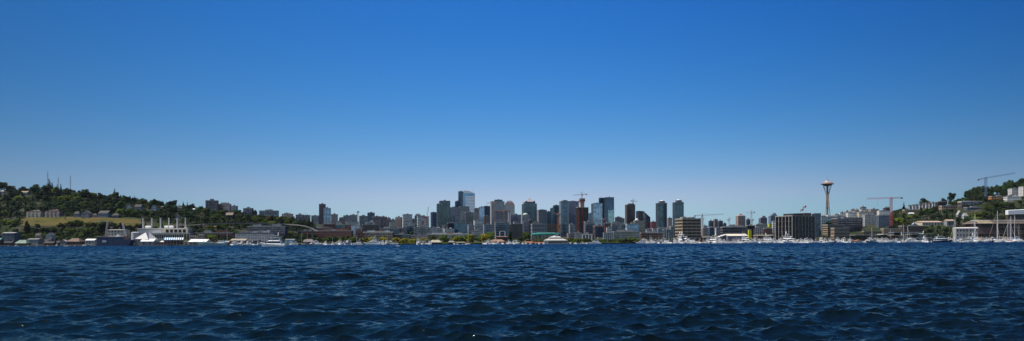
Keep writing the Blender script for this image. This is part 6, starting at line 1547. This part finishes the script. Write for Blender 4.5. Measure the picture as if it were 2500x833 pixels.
def mk(kind, seed, col):
    rng=np.random.default_rng(seed)
    if kind=='broad':
        h=14; cs=[(rng.normal(0,.5),rng.normal(0,.5),h*.6,3.2,3.4)]
        for i in range(15):
            a=rng.uniform(0,2*PI); rr=rng.uniform(1.6,4.4); z=rng.uniform(.32,.86)*h; rr*= (1.15-abs(z/h-.55)*1.5)
            cs.append((math.cos(a)*rr,math.sin(a)*rr,z,rng.uniform(1.2,2.3),rng.uniform(1.0,1.9)))
        me=leaf_mesh('crown',cs,1500,.42,rng,LEAF[col]); tk=trunk(h,.35,rng.normal(0,.4),rng)
    elif kind=='wide':
        h=12; cs=[(0,0,h*.55,4,3)]
        for i in range(18):
            a=rng.uniform(0,2*PI); rr=rng.uniform(2,6); z=h*(.85-.05*rr)*rng.uniform(.5,1.05)
            cs.append((math.cos(a)*rr,math.sin(a)*rr,z,rng.uniform(1.3,2.4),rng.uniform(1.1,1.8)))
        me=leaf_mesh('crown',cs,1800,.45,rng,LEAF[col]); tk=trunk(h,.4,.3,rng,7)
    elif kind=='conifer':
        h=20; cs=[]
        for i in range(26):
            t=i/25; z=h*(.14+.85*t); R_=(1-t)**.75*4.0+.35
            for j in range(max(2,int(6*(1-t)))):
                a=rng.uniform(0,2*PI); rr=R_*rng.uniform(.3,.8); cs.append((math.cos(a)*rr,math.sin(a)*rr,z-rr*.18,max(.6,R_*.45),max(.5,.75)))
        me=leaf_mesh('crown',cs,2600,.36,rng,LEAF[col]); tk=trunk(h,.32,0,rng,0,.97)
    elif kind=='poplar':
        h=18; cs=[]
        for i in range(18):
            t=i/17; z=h*(.12+.84*t); w_=2.1*math.sin(PI*(.15+.8*t))**.7
            cs.append((rng.normal(0,.5),rng.normal(0,.5),z,w_*.75,1.3)); cs.append((rng.normal(0,w_*.4),rng.normal(0,w_*.4),z,w_*.5,1.0))
        me=leaf_mesh('crown',cs,1500,.36,rng,LEAF[col]); tk=trunk(h,.3,0,rng,3,.9)
    elif kind=='shrub':
        h=4; cs=[]
        for i in range(10):
            a=rng.uniform(0,2*PI); rr=rng.uniform(.3,2.2); cs.append((math.cos(a)*rr,math.sin(a)*rr,rng.uniform(.8,2.8),rng.uniform(.7,1.3),rng.uniform(.6,1.1)))
        me=leaf_mesh('crown',cs,700,.26,rng,LEAF[col]); tk=trunk(h,.12,0,rng,4,.7)
    return me, tk, h
NV = dict(broad=3,wide=2,conifer=2,poplar=2,shrub=2)
def proto(kind,col):
    k=(kind,col)
    if k not in TP: TP[k]=[mk(kind,100*len(TP)+i+5,col) for i in range(NV[kind])]
    return rt.choice(TP[k])
rt = random.Random(9)
KN = dict(broad='broadleaf tree',wide='spreading tree',conifer='conifer',poplar='poplar',shrub='shrub')
CN = dict(dark='dark green',mid='mid green',bright='bright green',yellow='yellow-green',conifer='blackish green',rust='rusty orange')
OBN = dict(broad='broadleaf_tree',wide='spreading_tree',conifer='conifer_tree',poplar='poplar_tree',shrub='shrub')
TREES = []
def tree(kind, col, X, Y, h, wf=1.0, label=None, group=None, z=None):
    cr, tk, h0 = proto(kind, col)
    zb = tz(X,Y) if z is None else z
    s = h/h0
    t = thing(OBN[kind], label or '', 'shrub' if kind=='shrub' else 'tree', (X,Y,zb), rt.uniform(0,6.28))
    t.scale = (s*wf,s*wf,s)
    c = part_copy(cr,'crown',t); part_copy(tk,'trunk',t)
    if group: t['group']=group
    TREES.append([pxof(X,Y),Y,kind,col,t,label]); return t
def visible_hit(X,Y,h,w_,zb):
    px=pxof(X,Y); hw=w_/2/Y*F; top=PY0-(zb+h-HC)/Y*F; bot=PY0-(zb-HC)/Y*F
    roll = (px-PX0)*ROLL; top-=roll; bot-=roll
    for x0,x1,t_,b_,YO in OCC:
        if Y < YO+8 and px+hw*.75>x0 and px-hw*.75<x1 and top< b_-1.0 and bot>t_: return True
        if abs(Y-YO)<26 and px+hw>x0 and px-hw<x1: return True
    return False
SKYL = [(-60,440),(0,443),(20,449),(38,462),(52,462),(68,464),(78,454),(92,450),(105,456),(118,450),(135,456),(150,462),(165,459),(180,464),(205,463),(230,470),(250,472),(262,477),(280,468),(290,472),(310,478),(335,479),(355,487),(380,486),(400,487),(430,489),(455,491),(480,497),(500,503),(520,512),(545,513),(585,512),(600,517),(640,524),(690,527),(730,529),(775,536)]
def skyl(px): return float(np.interp(px,[a for a,_ in SKYL],[b for _,b in SKYL]))
RSK = [(2180,522),(2200,510),(2225,506),(2280,500),(2296,494),(2305,482),(2325,468),(2345,453),(2360,448),(2375,457),(2395,452),(2410,460),(2430,450),(2450,452),(2465,440),(2480,446),(2495,436),(2540,430)]
def rsk(px): return float(np.interp(px,[a for a,_ in RSK],[b for _,b in RSK]))
# hand-placed trees: (px, top, Y offset from shore, kind, colour, width factor, label)
HAND = [
 (113,449,560,'conifer','conifer',.9,'slim dark conifer left of the tallest conifer on the ridge'),(120.5,437.5,545,'conifer','conifer',1.1,'tallest dark conifer on the left ridge below the radio masts'),(128,446,555,'conifer','conifer',1.0,'dark conifer just right of the tallest one on the ridge'),
 (140,450,550,'conifer','conifer',.9,'first of two narrow conifers under the middle radio mast'),(149,449,560,'conifer','conifer',.8,'second of two narrow conifers under the middle radio mast'),(280,461,520,'conifer','conifer',1.1,'pointed conifer standing alone above the ridge over the grass bank end'),
 (56,454,520,'wide','dark',1.5,'dark round tree on the ridge left of the white ridge house'),(88,449,545,'broad','dark',1.2,'big dark tree on the ridge between white house and conifers'),(165,457,560,'wide','dark',1.3,'wide dark tree on the ridge behind the rightmost radio mast'),(209,461,540,'broad','dark',1.4,'big dark rounded tree on the ridge right of the radio masts'),
 (5,443,560,'broad','dark',1.6,'tall dark tree on the ridge at the far left edge'),(27,450,545,'wide','mid',1.3,'green spreading tree right of the far left ridge house'),
 (657,524,300,'poplar','rust',1.5,'rusty orange tree on the slope below the colonnaded block'),(647,532,270,'broad','bright',1.2,'bright green tree left of the rusty orange tree'),(627,526,275,'poplar','mid',1.4,'green upright tree left of the bright green one by viaduct'),
 (66,538,130,'poplar','dark',1.2,'dark upright poplar left of the road wall on the left shore'),(252,539,128,'broad','dark',1.2,'dark tall tree at the right end of the left shore thicket'),
 (845,574,12,'poplar','bright',1.3,'tall bright green tree by the left marina mast'),(861,577,10,'broad','bright',1.0,'round bright green tree right of the tall bright shore tree'),(831,580,12,'broad','yellow',.9,'yellow-green tree left of the tall bright shore tree'),
 (1246,562.5,18,'poplar','dark',1.35,'tall dark poplar right of the orange-brown hipped roof'),(1273,578.5,6,'broad','mid',1.25,'round green tree overhanging the water right of the tall poplar'),(1285.5,563,60,'broad','bright',.9,'small bright tree high behind the round green tree'),
 (1197,563,70,'broad','bright',1.0,'bright green tree above the ramp by the orange-brown roof'),(1543,575.5,8,'wide','mid',1.1,'large dense green tree on the park shore near the marina'),(1528,580,9,'wide','dark',.9,'dark green tree joined left of the large park shore tree'),
 (1461,582,10,'wide','bright',1.0,'rounded bright green tree behind the long white park yacht'),(1477,583,10,'broad','mid',1.0,'green round bush right of the bright park tree'),(1740,570,26,'poplar','conifer',.7,'dark pointed tree among yellow trees by the quay restaurant'),
 (2207,494,475,'conifer','conifer',1.0,'dark conifer on the skyline left of the townhouses'),(2256,481,500,'wide','dark',1.0,'big round dark tree standing behind the townhouses'),(2170,504,440,'conifer','conifer',.7,'small dark conifer left of the red crane mast'),
 (2021.5,539.5,215,'broad','dark',.9,'single dark round tree on the white terraced office block'),
]
for px,t_,s,kind,col,wf,lb in HAND:
    Y=shore(px)+s; X=xat(px,Y); zb=tz(X,Y); tree(kind,col,X,Y,zat(px,t_,Y)-zb,wf,lb)
ZONE = [(-400,60,'the far left slope'),(60,160,'the slope around the cream flats'),(160,300,'the slope above the grass bank'),(300,440,'the slope over the six-chimney plant'),(440,560,'the slope left of the brown slab tower'),(560,700,'the slope by the viaduct'),(700,1000,'the end of the left ridge'),
        (1000,1560,'the downtown foot'),(1560,2000,'the right marina'),(2000,2200,'the slope by the red crane'),(2200,2340,'the slope under the townhouses'),(2340,2900,'the right hilltop and slope')]
def zone(px): return [z[2] for z in ZONE if z[0]<=px<z[1]][0]
def scatter(px0,px1,s0,s1,n,kinds,h=(9,15),wf=(.9,1.35),skyf=None,tries=12,step=None):
    c=0
    for i in range(n):
        for k in range(tries):
            px=rt.uniform(px0,px1); s=rt.uniform(s0,s1); Y=shore(px)+s; X=(px-PX0)/F*Y; zb=tz(X,Y); hh=rt.uniform(*h); w_=hh*.75
            kd,cl=rt.choice(kinds)
            if skyf:
                lim=zat(px,skyf(px),Y)-zb
                if lim<5: continue
                if hh>lim: hh=lim*rt.uniform(.85,1.0)
            if visible_hit(X,Y,hh,w_,zb): continue
            tree(kd,cl,X,Y,hh,rt.uniform(*wf)*(.75 if kd in('poplar','conifer') else 1)); c+=1; break
    return c
DK=[('broad','dark')]*4+[('wide','dark')]*2+[('broad','mid')]*3+[('conifer','conifer')]*1+[('broad','bright')]*1
# ridge line
DK=[('broad','dark')]*4+[('wide','dark')]*3+[('wide','mid')]*1+[('broad','mid')]*3+[('conifer','conifer')]*2+[('poplar','dark')]*2+[('wide','bright')]*1
px=-20
while px<770:
    s=rt.uniform(440,555) if px<500 else rt.uniform(380,540)
    Y=shore(px)+s; X=(px-PX0)/F*Y; zb=tz(X,Y); t_=skyl(px)+rt.uniform(-1,3.5); hh=zat(px,t_,Y)-zb
    if 6<hh<28 and not visible_hit(X,Y,hh,hh*.7,zb):
        kd,cl=rt.choice(DK); tree(kd,cl,X,Y,hh*(1.1 if kd=='wide' else 1.03),min(1.6,max(.9,14/hh)))
    px+=rt.uniform(8,12)
# jittered rows up the slopes, so that crowns overlap like a real wood
def rows(px0,px1,ss,step,kinds,h,wf=(1.0,1.45),skyf=None):
    for s0 in ss:
        px=px0+rt.uniform(0,step)
        while px<px1:
            s=s0+rt.uniform(-12,12); Y=shore(px)+s; X=(px-PX0)/F*Y; zb=tz(X,Y); hh=rt.uniform(*h)
            kd,cl=rt.choice(kinds)
            ok=True
            if skyf:
                lim=zat(px,skyf(px),Y)-zb
                if lim<6: ok=False
                hh=min(hh,lim)
            for fsc in (1,.8,.62,.48):
                if ok and hh*fsc > 4 and not visible_hit(X,Y,hh*fsc,hh*fsc*.75,zb):
                    tree(kd,cl,X,Y,hh*fsc,rt.uniform(*wf)*(.75 if kd in('poplar','conifer') else 1)); break
            px+=step*rt.uniform(.7,1.3)
rows(-12,430,(250,295,345,400,460),19,DK,(14,21),skyf=skyl)
rows(430,770,(215,260,310,360,410,470),18,DK,(11,17),skyf=skyl)
rows(-12,50,(80,130,180,225),16,DK,(11,16))
rows(50,345,(75,110,140),13,[('broad','mid'),('broad','dark'),('wide','dark'),('wide','bright'),('wide','mid')],(8,13))
rows(50,345,(157,),20,[('wide','mid'),('broad','dark'),('wide','dark')],(9,14))
rows(95,196,(226,),5,[('shrub','bright')],(2.6,4.2))
rows(2085,2190,(60,95,125),15,[('wide','mid'),('broad','dark'),('wide','dark')],(8,12))
rows(345,600,(85,130,165),17,DK,(8,13))
rows(600,780,(90,150),17,[('wide','mid'),('broad','dark'),('wide','bright')],(6,9))
SHR=[('broad','bright'),('wide','mid'),('wide','bright'),('shrub','yellow'),('broad','yellow')]
scatter(700,880,8,34,28,[('broad','dark'),('wide','mid'),('broad','mid')],h=(8,13))
scatter(880,975,10,36,18,[('broad','yellow'),('broad','bright'),('wide','yellow')],h=(8,13))
scatter(975,1050,10,36,18,SHR,h=(7,11))
scatter(1050,1190,14,45,28,[('wide','mid'),('broad','bright'),('poplar','mid'),('broad','yellow'),('poplar','dark')],h=(9,16))
scatter(1240,1440,14,60,18,[('wide','mid'),('broad','bright'),('wide','dark')],h=(6,10))
scatter(1400,1562,9,40,24,[('wide','mid'),('wide','bright'),('broad','dark'),('shrub','mid')],h=(6,9.5))
scatter(1562,1645,34,60,12,[('wide','mid'),('wide','dark')],h=(7,11))
scatter(1712,1750,36,60,8,[('broad','yellow'),('broad','bright')],h=(9,13))
scatter(1990,2012,60,100,4,[('broad','bright')],h=(7,9))
scatter(2085,2160,50,120,12,[('broad','mid'),('wide','dark')],h=(7,11))
rows(2170,2340,(90,125,160,200,240,285,330,380),17,DK,(12,19),skyf=rsk)
rows(2330,2520,(70,105,140,175,215,255,300,345),17,DK,(13,20),skyf=rsk)
rows(2290,2530,(390,440,490),16,DK,(13,19),skyf=rsk)
px=2296
while px<2530:
    s=rt.uniform(490,560); Y=shore(px)+s; X=(px-PX0)/F*Y; zb=tz(X,Y); hh=zat(px,rsk(px)+rt.uniform(-1,4),Y)-zb
    if 5<hh<38 and not visible_hit(X,Y,hh,hh*.7,zb): tree(rt.choice(['broad','wide']),rt.choice(['dark','dark','mid']),X,Y,hh*1.12,min(1.4,max(.8,14/hh)))
    px+=rt.uniform(8,12)
scatter(740,1500,300,900,20,[('poplar','dark'),('wide','mid')],h=(9,14),wf=(1,1.4))
# understory: one woodland mass covering the slopes between the trees
rng=np.random.default_rng(77); cs=[]
def under(px0,px1,s0,s1,n,rad=(2.6,5.0)):
    for i in range(n):
        px=rng.uniform(px0,px1); s=rng.uniform(s0,s1); Y=shore(px)+s; X=(px-PX0)/F*Y; zb=tz(X,Y)
        if any(x0-2<px<x1+2 and -22<YO-Y<45 for x0,x1,t_,b_,YO in OCC) and rng.uniform()<.97: continue
        r_=rng.uniform(*rad); cs.append((X,Y,zb+1.6,r_,r_*rng.uniform(.6,1.05)))
under(-260,60,60,580,1500); under(60,345,240,580,2100); under(60,345,50,158,800); under(345,770,60,165,800); under(345,770,205,560,2200)
under(2180,2850,60,620,3600,(3.0,5.6)); under(2000,2180,60,240,160,(1.5,2.5))
me=leaf_mesh('hillside_undergrowth',cs,300000,.75,rng,LEAF['under']); o=bpy.data.objects.new('hillside_undergrowth',me); COL.objects.link(o)
tag(o,'dense mixed undergrowth and far foliage covering both hillsides between the trees','undergrowth',kind='stuff')
cs=[]
for a,b_,n in ((700,1195,420),(1235,1300,40),(1395,1565,150)):
    for i in range(n):
        px=rng.uniform(a,b_); s=rng.uniform(6,30); Y=shore(px)+s; X=(px-PX0)/F*Y
        if any(x0-1<px<x1+1 and abs(YO-Y)<20 for x0,x1,t_,bb_,YO in OCC): continue
        cs.append((X,Y,tz(X,Y)+.5,rng.uniform(1.2,2.2),rng.uniform(.8,1.8)))
me=leaf_mesh('shore_bushes',cs,20000,.5,rng,LEAF['bright']); o=bpy.data.objects.new('shore_bushes',me); COL.objects.link(o)
tag(o,'low continuous bushes lining the centre shore between the trees','bushes',kind='stuff')
# labels for the scattered trees
tg=defaultdict(list)
for px,Y,kind,col,t,lb in TREES:
    if lb: continue
    t['label']=f"{CN[col]} {KN[kind]} among the others on {zone(px)}" if Y>shore(px)+48 else f"{CN[col]} {KN[kind]} on the shore"
    if Y<=shore(px)+48:
        lm=[m[2] for m in MARK if m[0]<=px<m[1]]; lm=lm[0] if lm else 'the shore'
        t['label']=f"{CN[col]} {KN[kind]} on the shore at {lm}"
    tg[t['label']].append((px,t))
for lb,lst in tg.items():
    lst.sort(key=lambda q:q[0])
    if 1<len(lst)<=4 and 'among' not in lb:
        for i,(px,t) in enumerate(lst): t['label']=f"{ORD[i]} from left: {lb}"; 
    for px,t in lst: t['group']=lb.split(' on ')[0].split(' among')[0]+'s '+('on '+lb.split(' on ',1)[1] if ' on ' in lb else '')
from collections import Counter
print(Counter(t[2] for t in TREES),'TREES',len(TREES),'BOATS',len(BOATS))
kill_protos()

# ---------------------------------------------------------------- air
hz = MB().box(-9000,9000,-400,12500,-6,330).obj('haze', None)
hm = bpy.data.materials.new('haze'); hm.use_nodes = True; nt = hm.node_tree
nt.nodes.remove(nt.nodes['Principled BSDF'])
pv = nd(nt,'ShaderNodeVolumePrincipled'); pv.inputs['Color'].default_value = (.6,.78,1,1); pv.inputs['Density'].default_value = .000009; pv.inputs['Anisotropy'].default_value = .2
nt.links.new(pv.outputs[0], nt.nodes['Material Output'].inputs['Volume'])
hz.data.materials.append(hm); hz['kind'] = 'stuff'; hz['label'] = 'thin summer haze over the lake and the city'
